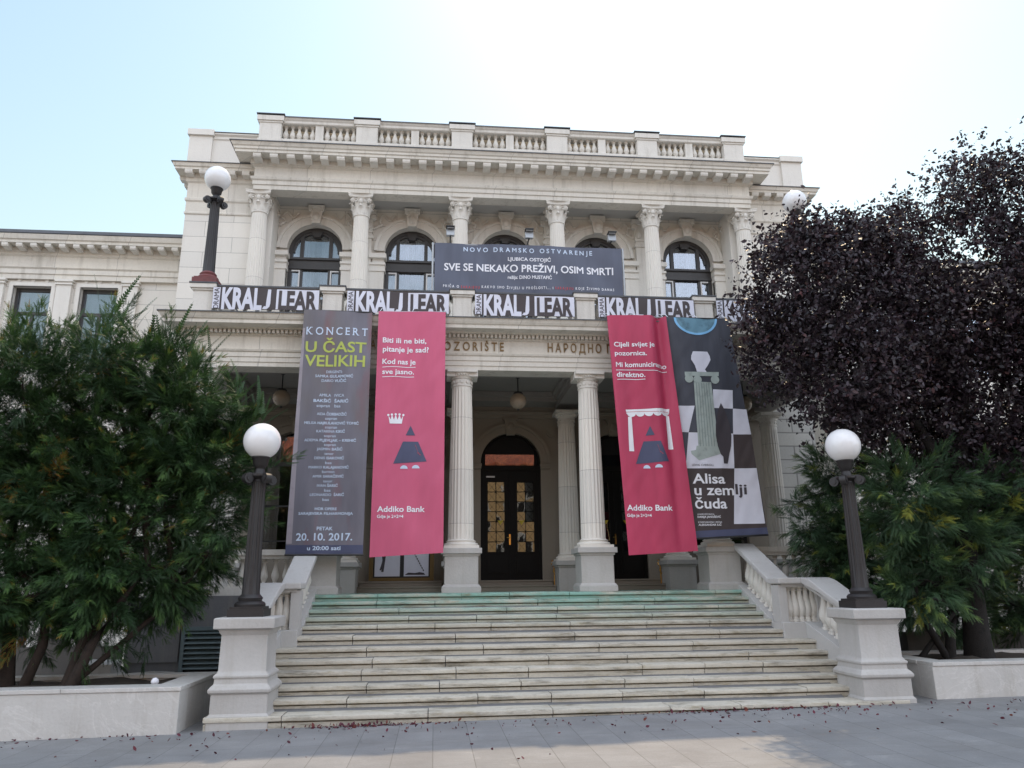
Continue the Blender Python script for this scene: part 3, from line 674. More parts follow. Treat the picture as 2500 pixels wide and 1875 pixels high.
def door(cx, lattice=True):
    y = YB + .1; f = MB(); n = 20; r = .715
    for s in (-1, 1): f.box(cx + s * .685 - .03, cx + s * .685 + .03, y - .03, y + .09, 1.84, 4.54)
    f.box(cx - r, cx + r, y - .05, y + .09, 4.38, 4.49); f.box(cx - r, cx + r, y - .02, y + .09, 4.34, 4.40)
    A = [(cx - (r - .05) * cos(pi * i / n), 4.54 + (r - .05) * sin(pi * i / n)) for i in range(n + 1)]; Q = [(cx - r * cos(pi * i / n), 4.54 + r * sin(pi * i / n)) for i in range(n + 1)]
    for i in range(n): f.add([(p[0], y - .03, p[1]) for p in (A[i], A[i + 1], Q[i + 1], Q[i])] + [(p[0], y + .09, p[1]) for p in (A[i], A[i + 1], Q[i + 1], Q[i])], [(0, 1, 2, 3), (0, 1, 5, 4)])
    f.box(cx - r + .02, cx + r - .02, y + .05, y + .08, 1.84, 4.36)
    d = bp("entrance_door", f, 'door')
    obj("fanlight", MB().prism([(cx - .66, 4.49)] + [(cx - .66 * cos(pi * i / n), 4.54 + .66 * sin(pi * i / n)) for i in range(n + 1)] + [(cx + .66, 4.49)], 'y', y + .03, y + .05), 'dark', d)
    obj("fanlight_pane", MB().box(cx - .60, cx + .57, y + .012, y + .02, 4.49, 4.76), 'doorglass', d)
    for s, (g0, g1) in ((-1, (-.545, -.15)), (1, (.15, .545))):
        lf = MB(); a0, a1 = (cx - .655, cx - .006) if s < 0 else (cx + .006, cx + .655)
        G0, G1 = cx + g0, cx + g1
        for b in ((a0, G0, 1.85, 4.34), (G1, a1, 1.85, 4.34), (G0, G1, 4.10, 4.34), (G0, G1, 1.85, 2.48)): lf.box(b[0], b[1], y - .02, y + .045, b[2], b[3])
        lf.box(a0 + .09, a1 - .09, y - .035, y - .018, 1.98, 2.36); lf.box(a0 + .13, a1 - .13, y - .05, y - .03, 2.02, 2.32)
        for b in ((G0 - .03, G0, 2.45, 4.13), (G1, G1 + .03, 2.45, 4.13), (G0, G1, 4.10, 4.13), (G0, G1, 2.45, 2.48)): lf.box(b[0], b[1], y - .035, y - .02, b[2], b[3])
        if s > 0: lf.box(cx - .035, cx + .035, y - .045, y - .0, 1.85, 4.34)
        leaf = obj("door_leaf", lf, 'door', d)
    for s, (g0, g1) in ((-1, (-.545, -.15)), (1, (.15, .545))):
        # leaded panes: each slightly out of true, so the street reflects in broken squares
        gm = MB(); hh = (4.10 - 2.48) / 7; ww = (g1 - g0) / 2
        for i in range(2):
            for j in range(7):
                x0_, z0_ = cx + g0 + i * ww, 2.48 + j * hh; tx, tz = random.uniform(-.05, .05), random.uniform(-.028, .022)
                xm, zm = x0_ + ww / 2, z0_ + hh / 2
                c4 = [(x0_, z0_), (x0_ + ww, z0_), (x0_ + ww, z0_ + hh), (x0_, z0_ + hh)]
                gm.add([(px, y + .018 + (px - xm) * tx + (pz - zm) * tz * 1.2, pz) for px, pz in c4], [(0, 1, 2, 3)])
        obj("leaded_glass", gm, 'doorglass', d)
        lm = MB()
        lm.box(cx + (g0 + g1) / 2 - .008, cx + (g0 + g1) / 2 + .008, y - .005, y + .016, 2.48, 4.10)
        for j in range(1, 7): lm.box(cx + g0, cx + g1, y - .005, y + .016, 2.48 + j * hh - .008, 2.48 + j * hh + .008)
        for i in range(2):
            for j in range(7):
                x0_, z0_ = cx + g0 + i * ww, 2.48 + j * hh
                for e in ((0, 1), (1, 0)): lm.tube([(x0_, y + .008, z0_ + e[0] * hh), (x0_ + ww, y + .008, z0_ + e[1] * hh)], .0028, 4)
        obj("glazing_bar", lm, 'door', d)
    h = MB().box(cx - .055, cx - .015, y - .07, y - .035, 2.64, 2.88); h.tube([(cx - .035, y - .06, 2.8), (cx - .035, y - .11, 2.8), (cx - .11, y - .115, 2.8)], .012, 8)
    obj("door_handle", h, 'brass', d, smooth=40)
    obj("door_closer", MB().box(cx - .58, cx - .38, y - .07, y - .02, 4.2, 4.235), 'steel', d)
    for sx in (-.245, .25): obj("warning_sticker", MB().prism([(cx + sx - .07, 3.2), (cx + sx + .07, 3.2), (cx + sx, 3.1)], 'y', y - .008, y - .004), 'yellow', d)
for cx in (-2.5, 0, 2.5): door(cx)
# side windows of the portico
for cx in (-5, 5):
    y = YB + .14; f = MB(); n = 20
    for b in ((cx - .715, cx - .65, 2.45, 4.6), (cx + .65, cx + .715, 2.45, 4.6), (cx - .65, cx + .65, 3.52, 3.56), (cx - .65, cx + .65, 2.74, 2.77), (cx - .65, cx + .65, 4.46, 4.56)): f.box(b[0], b[1], y, y + .06, b[2], b[3])
    wn = bp("portico_window", f, 'frame')
    obj("pane", MB().prism([(cx - .66, 2.45)] + [(cx - .66 * cos(pi * i / n), 4.54 + .66 * sin(pi * i / n)) for i in range(n + 1)] + [(cx + .66, 2.45)], 'y', y + .02, y + .03), 'doorglass', wn)
    ct = MB(); v = []
    for j, zz in enumerate((3.0, 5.2)):
        for i in range(41): v.append((cx - .7 + 1.4 * i / 40, y + .12 + .02 * sin(i * 1.3), zz))
    ct.add(v, [(i, i + 1, 42 + i, 41 + i) for i in range(40)]); obj("curtain", ct, 'curtain', wn)
    obj("blind", MB().box(cx - .7, cx + .7, y + .1, y + .11, 2.45, 3.05), 'cream', wn)
bp("vestibule_back", MB().box(-6.6, 6.6, 3.62, 3.7, 1.6, 6), 'dark')
# steps in front of the doors
for cx in (-2.5, 0, 2.5):
    a = MB().box(cx - .93, cx + .93, 2.62, 3.2, 1.6, 1.715); a.box(cx - .95, cx + .95, 2.6, 3.2, 1.695, 1.73)
    a.box(cx - .9, cx + .9, 2.92, 3.21, 1.73, 1.81); a.box(cx - .92, cx + .92, 2.9, 3.21, 1.81, 1.845)
    bp("door_step", a, 'inner', bevel=.006)
# back entablature
bp("wall_entablature", MB().sweep([(-6.6, YB), (6.6, YB)], [(-.02, 5.62), (.08, 5.62), (.08, 5.7), (.1, 5.72), (.1, 5.78), (.04, 5.8), (.04, 5.92), (.14, 5.98), (.14, 6.02), (-.02, 6.02)]), 'inner')
# coffered ceiling: slab, beams along and across with stepped sides
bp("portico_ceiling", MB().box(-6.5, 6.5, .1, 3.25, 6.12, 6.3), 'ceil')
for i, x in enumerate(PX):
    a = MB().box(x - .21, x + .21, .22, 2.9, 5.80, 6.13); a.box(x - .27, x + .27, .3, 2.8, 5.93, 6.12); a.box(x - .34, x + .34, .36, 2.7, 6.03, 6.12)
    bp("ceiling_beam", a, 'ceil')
for x0, x1 in zip(PX, PX[1:]):
    for (ya, yb) in ((.22, .5), (2.55, 3.2)):
        a = MB(); a.box(x0 + .2, x1 - .2, ya, yb, 5.9, 6.12)
        a.box(x0 + .25, x1 - .25, ya - .0 if ya < 1 else ya - .08, yb + .1 if ya < 1 else yb, 6.0, 6.11); bp("ceiling_rib", a, 'ceil')
# --- portico entablature with frieze lettering, dentils, cornice
PH = 6.56
pp = [(-PH, 3.2), (-PH, -.22), (PH, -.22), (PH, 3.2)]
bp("portico_entablature", MB().sweep(pp, [(-.44, 5.845), (.0, 5.845), (.0, 5.93), (.018, 5.932), (.018, 6.03), (.036, 6.032), (.036, 6.12), (.06, 6.135), (.075, 6.17), (.0, 6.19), (.0, 6.45), (.03, 6.46), (.05, 6.475), (.05, 6.49), (-.44, 6.49)]), 'cornice')
for x in PX: bp("abacus_block", MB().box(x - .305, x + .305, -.215, .24, 5.72, 5.846), 'stone')
dn = MB(); x = -PH - .06
while x < PH + .08:
    dn.box(x, x + .05, -.345, -.26, 6.49, 6.555); x += .083
for s in (-1, 1):
    y = -.3
    while y < 3.0: dn.box(s * (PH + .04), s * (PH + .125), y, y + .05, 6.49, 6.555) if s > 0 else dn.box(-PH - .125, -PH - .04, y, y + .05, 6.49, 6.555); y += .083
bp("dentil_course", dn, 'trim')
bp("portico_cornice", MB().sweep(pp, [(-.4, 6.485), (.045, 6.485), (.045, 6.56), (.14, 6.56), (.16, 6.585), (.36, 6.60), (.36, 6.665), (.385, 6.68), (.41, 6.72), (.44, 6.785), (-.4, 6.83)]), 'cornice')
bp("cornice_flashing", MB().sweep(pp, [(-.4, 6.835), (.445, 6.792), (.46, 6.78), (.46, 6.80), (-.4, 6.85)]), 'flash')
bp("balcony_floor", MB().box(-6.5, 6.5, -.1, 4.0, 6.6, 6.88), 'trim')
# --- balcony balustrade
BB = bp("balcony_balustrade", MB().sweep([(-6.37, 3.1), (-6.37, -.1), (6.2, -.1), (6.2, 3.1)], [(-.26, 6.83), (.04, 6.83), (.04, 6.95), (0, 6.98), (-.22, 6.98)]), 'trim')
obj("rail", MB().sweep([(-6.37, 3.1), (-6.37, -.1), (6.2, -.1), (6.2, 3.1)], [(-.25, 7.44), (.0, 7.44), (.03, 7.46), (.03, 7.50), (-.28, 7.50)]), 'trim', BB)
obj("rail_flashing", MB().sweep([(-6.37, 3.1), (-6.37, -.1), (6.2, -.1), (6.2, 3.1)], [(-.29, 7.503), (.04, 7.503), (.06, 7.495), (.06, 7.53), (-.29, 7.54)]), 'flash', BB)
BPX = [-6.37, -3.875, -1.286, 1.252, 3.768, 6.2]
for x in BPX:
    a = MB().box(x - .19, x + .19, -.16, .22, 6.83, 7.42); a.box(x - .21, x + .21, -.18, .24, 6.83, 6.97); a.box(x - .215, x + .215, -.19, .24, 7.40, 7.44); a.box(x - .25, x + .25, -.22, .27, 7.44, 7.53)
    obj("pier", a, 'trim', BB, bevel=.006); obj("pier_flashing", MB().box(x - .265, x + .265, -.235, .285, 7.533, 7.56), 'flash', BB)
for x0, x1 in zip(BPX, BPX[1:]):
    for i in range(9): baluster(BB, (x0 + .3 + (x1 - x0 - .6) * i / 8, .02, 6.98), .46, .95)
# --- balustrades on the portico floor in the outer bays
for s in (-1, 1):
    xa, xb = sorted((s * 5.95, s * 4.15))
    P = bp("portico_balustrade", MB().box(xa, xb, -.12, .12, 1.6, 1.76), 'trim')
    a = MB().box(xa, xb, -.14, .14, 2.24, 2.30); a.box(xa, xb, -.17, .17, 2.30, 2.40); obj("rail", a, 'trim', P)
    for i in range(9): baluster(P, (xa + .12 + (xb - xa - .24) * i / 8, 0, 1.76), .48, .9)
# basement louvre and panel on the podium front
LV = bp("louvre_vent", MB().box(-6.06, -6.0, -.5, -.42, .36, 1.04), 'louvre')
a = MB().box(-6.0, -5.1, -.425, -.415, .3, 1.05); obj("vent_back", a, 'dark', LV)
for i in range(8): obj("slat", MB().prism([(-.50, .40 + i * .082), (-.43, .455 + i * .082), (-.43, .468 + i * .082), (-.50, .413 + i * .082)], 'x', -6.0, -5.1), 'louvre', LV)
obj("frame", MB().box(-6.06, -5.1, -.5, -.42, 1.03, 1.09), 'louvre', LV)
bp("basement_panel", MB().box(-6.98, -6.1, -.45, -.41, .52, 1.35), 'podium')

# ================================================================== TERRACE BALUSTRADES beside the portico
shade_bal_me = bal_me.copy(); shade_bal_me.materials[0] = M['shadestone']
def terrace(x0, x1, label):
    zb = max(0, gz(x0) if x0 > 0 else 0)
    T = thing("terrace_balustrade", ((x0 + x1) / 2, -.45, zb), label, "balustrade", "garden balustrades beside the portico")
    obj("plinth", MB().box(x0, x1, -.58, -.32, 0, .80), 'shadestone', T)
    obj("rail", MB().box(x0, x1, -.62, -.28, 1.33, 1.46).box(x0, x1, -.58, -.32, 1.29, 1.33), 'shadestone', T)
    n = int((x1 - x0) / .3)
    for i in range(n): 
        if i % 9 == 8: obj("post", MB().box(x0 + (i + .5) * .3 - .13, x0 + (i + .5) * .3 + .13, -.57, -.33, .8, 1.3), 'shadestone', T)
        else: baluster(T, (x0 + (i + .5) * .3, -.45, .80), .49, 1.15, shade_bal_me)
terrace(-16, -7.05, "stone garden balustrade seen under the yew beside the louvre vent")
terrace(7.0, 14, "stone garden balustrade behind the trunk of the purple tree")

# ================================================================== STAIRCASE
ST = thing("stone_staircase", (.1, -2.3, 0), "worn pale stone staircase with green stained top steps up to the portico", "staircase")
ZS = [1.600, 1.484, 1.36, 1.241, 1.128, .986, .843, .697, .573, .418, .285, .152]
YS = [-.5, -.8, -1.1, -1.4, -1.7, -2.1, -2.45, -2.78, -3.08, -3.38, -3.68, -4.0]
for k in range(12):
    z1 = ZS[k]; z0 = ZS[k + 1] if k < 11 else -.12
    yn = YS[k]; yb = YS[k - 1] + .022 if k else -.30
    if k < 5: x0, x1 = -3.86, 3.94
    elif k < 9: x0, x1 = -4.10, 4.32
    elif k < 11: x0, x1 = -4.02, 4.24
    else: x0, x1 = -4.62, 4.74; yn = -4.10
    st = MB(); x = x0; rs = random.Random(k + 3)
    while x < x1 - .05:
        ln = rs.uniform(.85, 1.9); xe = min(x + ln, x1)
        if x1 - xe < .5: xe = x1
        dz = rs.uniform(-.006, .006); dy = rs.uniform(-.010, .010); e = .006
        h = z1 - z0
        nose = [(yb, z1 + dz), (yn + .025 + dy, z1 + dz), (yn + .006 + dy, z1 - .008 + dz), (yn + dy, z1 - .03 + dz), (yn + .004 + dy, z1 - .055), (yn + .085 + dy, z1 - .057), (yn + .085 + dy, z1 - .074), (yn + .032 + dy, z1 - .078), (yn + .036 + dy, z0 - .02), (yb, z0 - .015)]
        if k == 0: nose = [(p[0], p[1]) for p in nose]
        # slice each block so its worn edge can wander
        ns = max(2, int((xe - x) / .16)); sec = []
        for i in range(ns + 1):
            xx = x + e + (xe - x - 2 * e) * i / ns
            wv = mnoise.noise(Vector((xx * 2.3, k * 5.1, 0))) * .006; ch = max(0, mnoise.noise(Vector((xx * 5.5, k * 3.3, 7))) - .42) * .09
            sec.append([(xx, p[0] + (ch if 1 <= j <= 3 else 0) , p[1] + (wv if j in (1, 2, 3) else 0) - (ch * .7 if j in (1, 2) else 0)) for j, p in enumerate(nose)])
        kk = len(nose); v = [p for s_ in sec for p in s_]
        f = [(i * kk + j, (i + 1) * kk + j, (i + 1) * kk + (j + 1) % kk, i * kk + (j + 1) % kk) for i in range(ns) for j in range(kk)]
        f += [tuple(range(kk)), tuple(range(ns * kk, (ns + 1) * kk))[::-1]]
        st.add(v, f); x = xe
    obj("step", st, 'step', ST, smooth=35)
obj("stair_core", MB().prism([(-.3, -.1), (-.3, 1.5), (-.75, 1.38), (-1.65, 1.02), (-2.05, .87), (-3.3, .32), (-3.95, .05), (-3.95, -.1)], 'x', -3.9, 4.0), 'podium', ST)
for s, (iu, ou, il, ol) in ((-1, (-3.85, -4.20, -4.09, -4.47)), (1, (3.93, 4.29, 4.31, 4.73))):
    xa, xb = sorted((iu, ou)); xc, xd = sorted((il, ol)); xt0, xt1 = min(xa, xc), max(xb, xd)
    q = MB().prism([(-.35, 0), (-.35, 1.70), (-1.72, 1.09), (-1.72, 0)], 'x', xa, xb)
    q.box(xt0, xt1, -2.13, -1.72, 0, 1.09); q.prism([(-2.13, 0), (-2.13, 1.09), (-3.45, .66), (-3.45, 0)], 'x', xc, xd)
    BL = obj("stair_balustrade", q, 'rail', ST, bevel=.01)
    t = .10
    q = MB().prism([(-.30, 2.46), (-1.70, 1.80), (-1.70, 1.80 - t), (-.30, 2.46 - t)], 'x', xa - .02, xb + .02)
    q.box(xt0 - .02, xt1 + .02, -2.15, -1.70, 1.70, 1.80)
    q.prism([(-2.15, 1.80), (-2.28, 1.793), (-2.42, 1.765), (-2.56, 1.715), (-2.7, 1.655), (-3.48, 1.36), (-3.48, 1.36 - t), (-2.7, 1.555), (-2.15, 1.70)], 'x', xc - .02, xd + .02)
    obj("handrail", q, 'rail', BL, bevel=.02)
    q = MB().prism([(-.32, 2.36), (-1.70, 1.70), (-1.70, 1.66), (-.32, 2.32)], 'x', xa + .05, xb - .05); q.box(xt0 + .05, xt1 - .05, -2.08, -1.77, 1.655, 1.70); q.prism([(-2.1, 1.70), (-3.48, 1.26), (-3.48, 1.22), (-2.1, 1.66)], 'x', xc + .05, xd - .05)
    obj("rail_moulding", q, 'rail', BL)
    xm, xn = (xa + xb) / 2, (xc + xd) / 2
    for i in range(7):
        y = -.52 - i * .165; zb = 1.70 - (y + .35) / -1.37 * .61; zt = 2.36 - (y + .30) / -1.4 * .66
        baluster(BL, (xm, y, zb - .02), zt - zb, 1.0)
    for i in range(6):
        y = -2.42 - i * .18; zb = 1.09 - (y + 2.13) / -1.32 * .43; zt = 1.70 - (y + 2.15) / -1.33 * .44
        baluster(BL, (xn, y, zb - .02), zt - zb, 1.05)
    xp0, xp1 = (xa + .16, xd - .12) if s > 0 else (xc + .12, xb - .16)
    nb = 5 if s > 0 else 3
    for i in range(nb): baluster(BL, (xp0 + (xp1 - xp0) * (i + .5) / nb, -1.93, 1.08), .60, 1.0)
    for px in ((xt0 + .07), (xt1 - .07)):
        obj("post", MB().box(px - .07, px + .07, -2.06, -1.78, 1.09, 1.68), 'rail', BL)
    # pedestal carrying the lamp
    cx = -4.205 if s < 0 else 4.465; cy = -3.70; hw = .30
    p = MB(); sq = lambda a: [(cx - a, cy - a), (cx + a, cy - a), (cx + a, cy + a), (cx - a, cy + a)]
    zb = .13
    p.sweep(sq(hw), [(-.2, -.05), (.08, -.05), (.08, .16), (.055, .19), (.055, .42), (.085, .44), (.09, .48), (.06, .52), (.035, .54), (.03, .60), (.045, .62), (.045, .645), (.015, .67), (.0, .70), (-.005, 1.13), (.02, 1.17), (.03, 1.20), (.04, 1.205), (.085, 1.215), (.085, 1.34), (.06, 1.352), (-.2, 1.355)], True)
    p.box(cx - .15, cx + .15, cy - .15, cy + .15, 1.30, 1.354)
    obj("lamp_pedestal", p, 'ped', ST, bevel=.008, smooth=30)

# ================================================================== LAMPS
def lamp(name, loc, label, base_mat, h=1.86, tilt=0):
    """loc = middle of the seat; post with square base, moulded foot, fluted shaft, four scrolls, opal globe"""
    T = thing(name, loc, label, "street lamp", "globe lamps on dark fluted posts")
    x, y, z = loc; at = lambda dz: (x, y, z + dz)
    q = MB().box(-.235, .235, -.235, .235, 0, .10)
    q.prism([(-.21, -.21), (.21, -.21), (.21, .21), (-.21, .21)], 'z', .10, .13)
    q.lathe([(.20, .13), (.205, .16), (.18, .19), (.15, .2), (.155, .22), (.165, .24), (.14, .27), (.125, .285)], seg=32)
    obj("base", q, base_mat, T, at=at(0), smooth=35)
    q = MB().lathe([(.122, .28), (.118, .30)] + [(.118 - .026 * u, .30 + (h - .36) * u) for u in (.2, .4, .6, .8, 1)] + [(.10, h - .05), (.088, h - .03), (.088, h)], seg=96, flute=(16, .012, .31, h - .07))
    obj("post", q, 'iron', T, at=at(0), smooth=40)
    q = MB().lathe([(.095, h - .02), (.15, h + .02), (.15, h + .05), (.08, h + .06), (.06, h + .13), (.075, h + .16), (.10, h + .19), (.11, h + .27), (.125, h + .285), (.125, h + .31)], seg=28)
    obj("neck", q, 'iron', T, at=at(0), smooth=40)
    for i in range(4):
        a0 = pi / 4 + i * pi / 2; d = Vector((cos(a0), sin(a0), 0)); tn = Vector((-d.y, d.x, 0)); q = MB()
        p = d * .185 + Vector((0, 0, h - .015)); q.disc(p, .07, tn, .085, 16); q.disc(p, .035, tn, .11, 12)
        q.tube([d * .09 + Vector((0, 0, h + .035)), d * .15 + Vector((0, 0, h + .045)), d * .2 + Vector((0, 0, h + .04))], [.03, .03, .02], 6)
        obj("scroll", q, 'iron', T, at=at(0), smooth=40)
    gr = .258; zc = h + .27 + gr
    obj("globe", MB().lathe([(.115, -sqrt(gr * gr - .115 ** 2))] + [(gr * sin(pi * (i + .0) / 26), -gr * cos(pi * i / 26)) for i in range(4, 26)] + [(.004, gr)], seg=40), 'globe', T, at=at(zc), smooth=60)
    return T
lamp("street_lamp", (-4.235, -3.70, 1.352), "globe lamp on the pedestal at the left foot of the stairs", 'iron')
lamp("street_lamp", (4.445, -3.70, 1.352), "globe lamp on the pedestal at the right foot of the stairs", 'iron')
lamp("street_lamp", (-6.365, .02, 7.56), "globe lamp with red lead base on the left corner of the balcony", 'rust')
lamp("street_lamp", (6.12, .02, 7.56), "globe lamp rising behind the purple tree on the right corner of the balcony", 'rust')

def pendant(x, y, label):
    T = thing("pendant_lamp", (x, y, 5.56), label, "pendant lamp", "globe lamps hanging under the portico")
    obj("globe", MB().lathe([(.178 * sin(pi * i / 20) + .001, -.178 * cos(pi * i / 20)) for i in range(0, 18)], seg=28), 'oldglobe', T, at=(x, y, 5.56), smooth=60)
    q = MB().lathe([(.10, .14), (.105, .16), (.09, .19), (.03, .2), (.012, .22), (.012, .5), (.045, .51), (.05, .56)], seg=20); obj("rod", q, 'black', T, at=(x, y, 5.56), smooth=40)
    obj("finial", MB().blob((0, 0, 0), .03), 'black', T, at=(x, y, 5.56 - .185))
pendant(-.03, 1.15, "brown globe lamp hanging in the middle bay before the entrance door")
pendant(-5.0, 1.15, "brown globe lamp hanging in the left bay above the yew")
pendant(5.0, 1.15, "brown globe lamp hanging in the right bay behind the checkered banner")

# ================================================================== LETTERING
_tc = {}
def text2d(body, bold):
    key = (body, bold)
    if key in _tc: return _tc[key]
    if body == 'M':             # the font's own M folds over itself when emboldened
        e = .045 if bold == 2 else .022 if bold else .006
        pts = [(.71 + e, .685), (.62, .685), (.39, .40 + e * .5), (.17, .685), (.07 - e, .685), (.07 - e, 0), (.17 + e * .6, 0), (.17 + e * .6, .53 - e), (.375, .27 - e * 2), (.405, .27 - e * 2), (.61 - e * .6, .53 - e), (.61 - e * .6, 0), (.71 + e, 0)]
        f = [(0, 1, 12), (1, 11, 12), (1, 10, 11), (1, 2, 9, 10), (2, 8, 9), (2, 3, 7, 8), (3, 6, 7), (3, 4, 6), (4, 5, 6)]
        _tc[key] = (pts, f); return pts, f
    if 'M' in body:
        V = []; F = []; x = 0; run = ''
        for ch in body + '\0':
            if ch in 'M\0':
                if run:
                    v, q = text2d(run, bold) if run.strip() else ([], []); o = len(V); V += [(p[0] + x, p[1]) for p in v]; F += [tuple(j + o for j in t) for t in q]; x += adv(run, bold); run = ''
                if ch == 'M':
                    v, q = text2d('M', bold); o = len(V); V += [(p[0] + x, p[1]) for p in v]; F += [tuple(j + o for j in t) for t in q]; x += .78
            else: run += ch
        _tc[key] = (V, F); return V, F
    cu = bpy.data.curves.new("lettering_curve", 'FONT'); cu.body = body; cu.resolution_u = 3; cu.offset = .04 if bold == 2 else .02 if bold else (.008 if bold is None else .004)
    o = bpy.data.objects.new("lettering_curve", cu); COL.objects.link(o)
    dg = bpy.context.evaluated_depsgraph_get(); dg.update(); e = o.evaluated_get(dg); me = e.to_mesh()
    bm = bmesh.new(); bm.from_mesh(me); bmesh.ops.triangulate(bm, faces=bm.faces[:]); bm.verts.ensure_lookup_table()
    v = [(p.co.x, p.co.y) for p in bm.verts]; f = [tuple(q.index for q in p.verts) for p in bm.faces]; bm.free()
    e.to_mesh_clear(); bpy.data.objects.remove(o); bpy.data.curves.remove(cu)
    _tc[key] = (v, f); return v, f
def adv(s, bold):
    a = text2d(s + "I", bold)[0]; b = text2d("I", bold)[0]
    return (max(p[0] for p in a) - max(p[0] for p in b))
CAP = max(p[1] for p in text2d("H", False)[0])
def line(body, x0, x1, z, h, spaced=False, bold0=False, hscale=1.0, heavy=None):
    """text fitted between x0 and x1 on baseline z with cap height h; '|' switches weight. returns verts (x,z), faces"""
    segs = body.split('|'); V = []; F = []; x = 0; b = bold0
    if spaced: segs = [s.replace('', '\u200a')[1:-1] if False else s for s in segs]
    for i, s in enumerate(segs):
        if i: b = (not b) if heavy is None else heavy
        if not s: continue
        v, f = text2d(s, b); o = len(V); V += [(p[0] + x, p[1]) for p in v]; F += [tuple(j + o for j in q) for q in f]; x += adv(s, b)
    mn, mx = min(p[0] for p in V), max(p[0] for p in V); sx = (x1 - x0) / (mx - mn); sz = h / CAP * hscale
    return [(x0 + (p[0] - mn) * sx, z + p[1] * sz) for p in V], F
def spaced_line(body, x0, x1, z, h, bold=True, want=False):
    """letters set apart evenly"""
    V = []; F = []; x = 0; gap = .32; bx = []
    for ch in body:
        if ch == ' ': x += .55; continue
        v, f = text2d(ch, bold); o = len(V); mn = min(p[0] for p in v); wd = max(p[0] for p in v) - mn
        V += [(p[0] - mn + x, p[1]) for p in v]; F += [tuple(j + o for j in q) for q in f]; bx.append((x, x + wd)); x += wd + gap
    mn, mx = min(p[0] for p in V), max(p[0] for p in V); sx = (x1 - x0) / (mx - mn); sz = h / CAP
    if want: return [(x0 + (p[0] - mn) * sx, z + p[1] * sz) for p in V], F, [(x0 + (a - mn) * sx, x0 + (b - mn) * sx) for a, b in bx]
    return [(x0 + (p[0] - mn) * sx, z + p[1] * sz) for p in V], F

def crease(x, z, k=1.0):
    return k * (.016 * mnoise.noise(Vector((x * 2.6 + z * .9, z * .8, 1.7))) + .009 * mnoise.noise(Vector((x * 6 - z * 2.2, z * 2.6, 9.1))))
class Sheet:
    """a hanging printed sheet: corners in (x,z), a depth function, thickness; prints lie on its front"""
    def __init__(s, name, tl, tr_, bl, br, yf, mat, label, cat="banner", group=None, nx=36, nz=80, parent=None):
        _y = yf; yf = lambda x, z: _y(x, z) + crease(x, z, 1.0 if abs(tl[1] - bl[1]) > 2 else .6)
        s.yf = yf; s.c = (tl, tr_, bl, br)
        cx = (tl[0] + tr_[0]) / 2; top = max(tl[1], tr_[1])
        s.root = thing(name, (cx, yf(cx, top), min(bl[1], br[1])), label, cat, group)
        mb = MB(); v = []
        for side in (0, 1):
            for j in range(nz + 1):
                for i in range(nx + 1):
                    u, w_ = i / nx, j / nz; x, z = s.xz(u, w_); v.append((x, yf(x, z) + side * .008, z))
        n1 = (nx + 1) * (nz + 1); q = lambda i, j, o: o + j * (nx + 1) + i
        f = []
        for j in range(nz):
            for i in range(nx):
                f.append((q(i, j, 0), q(i, j + 1, 0), q(i + 1, j + 1, 0), q(i + 1, j, 0))); f.append((q(i, j, n1), q(i + 1, j, n1), q(i + 1, j + 1, n1), q(i, j + 1, n1)))
        for i in range(nx):
            f.append((q(i, 0, 0), q(i + 1, 0, 0), q(i + 1, 0, n1), q(i, 0, n1))); f.append((q(i, nz, 0), q(i, nz, n1), q(i + 1, nz, n1), q(i + 1, nz, 0)))
        for j in range(nz):
            f.append((q(0, j, 0), q(0, j, n1), q(0, j + 1, n1), q(0, j + 1, 0))); f.append((q(nx, j, 0), q(nx, j + 1, 0), q(nx, j + 1, n1), q(nx, j, n1)))
        mb.add(v, f); s.sheet = obj("sheet", mb, mat, s.root, smooth=60)
    def xz(s, u, w_):
        tl, tr_, bl, br = s.c
        a = ((1 - u) * tl[0] + u * tr_[0], (1 - u) * tl[1] + u * tr_[1]); b = ((1 - u) * bl[0] + u * br[0], (1 - u) * bl[1] + u * br[1])
        return ((1 - w_) * a[0] + w_ * b[0], (1 - w_) * a[1] + w_ * b[1])
    def put(s, name, pieces, mat, lift=.006):
        """pieces: list of (verts (x,z), faces)"""
        bm = bmesh.new()
        for V, F in pieces:
            vs = [bm.verts.new((x, 0, z)) for x, z in V]
            for q in F:
                if len(set(q)) > 2:
                    try: bm.faces.new([vs[i] for i in q])
                    except ValueError: pass
        bmesh.ops.triangulate(bm, faces=[q for q in bm.faces if len(q.verts) > 3])
        for _ in range(3):          # fine enough to follow the folds
            lg = [e for e in bm.edges if e.calc_length() > .09]
            if not lg: break
            bmesh.ops.subdivide_edges(bm, edges=lg, cuts=1); bmesh.ops.triangulate(bm, faces=[q for q in bm.faces if len(q.verts) > 3])
        for v in bm.verts: v.co.y = s.yf(v.co.x, v.co.z) - lift
        me = bpy.data.meshes.new(name); bm.normal_update()
        for q in bm.faces:
            if q.normal.y > 0: q.normal_flip()
        bm.to_mesh(me); bm.free(); me.materials.append(M[mat] if isinstance(mat, str) else mat)
        return obj(name, me, mat, s.root)
    def quad(s, a, b, c, d, n=16):
        """a top-left, b top-right, c bottom-right, d bottom-left in (x,z)"""
        V = []; F = []
        for j in range(n + 1):
            for i in range(n + 1):
                u, w_ = i / n, j / n
                V.append(tuple((1 - w_) * ((1 - u) * a[k] + u * b[k]) + w_ * ((1 - u) * d[k] + u * c[k]) for k in (0, 1)))
        for j in range(n):
            for i in range(n): q = j * (n + 1) + i; F.append((q, q + n + 1, q + n + 2, q + 1))
        return V, F
def fan(c, pts): return [c] + pts, [(0, i + 1, i + 2) for i in range(len(pts) - 1)]

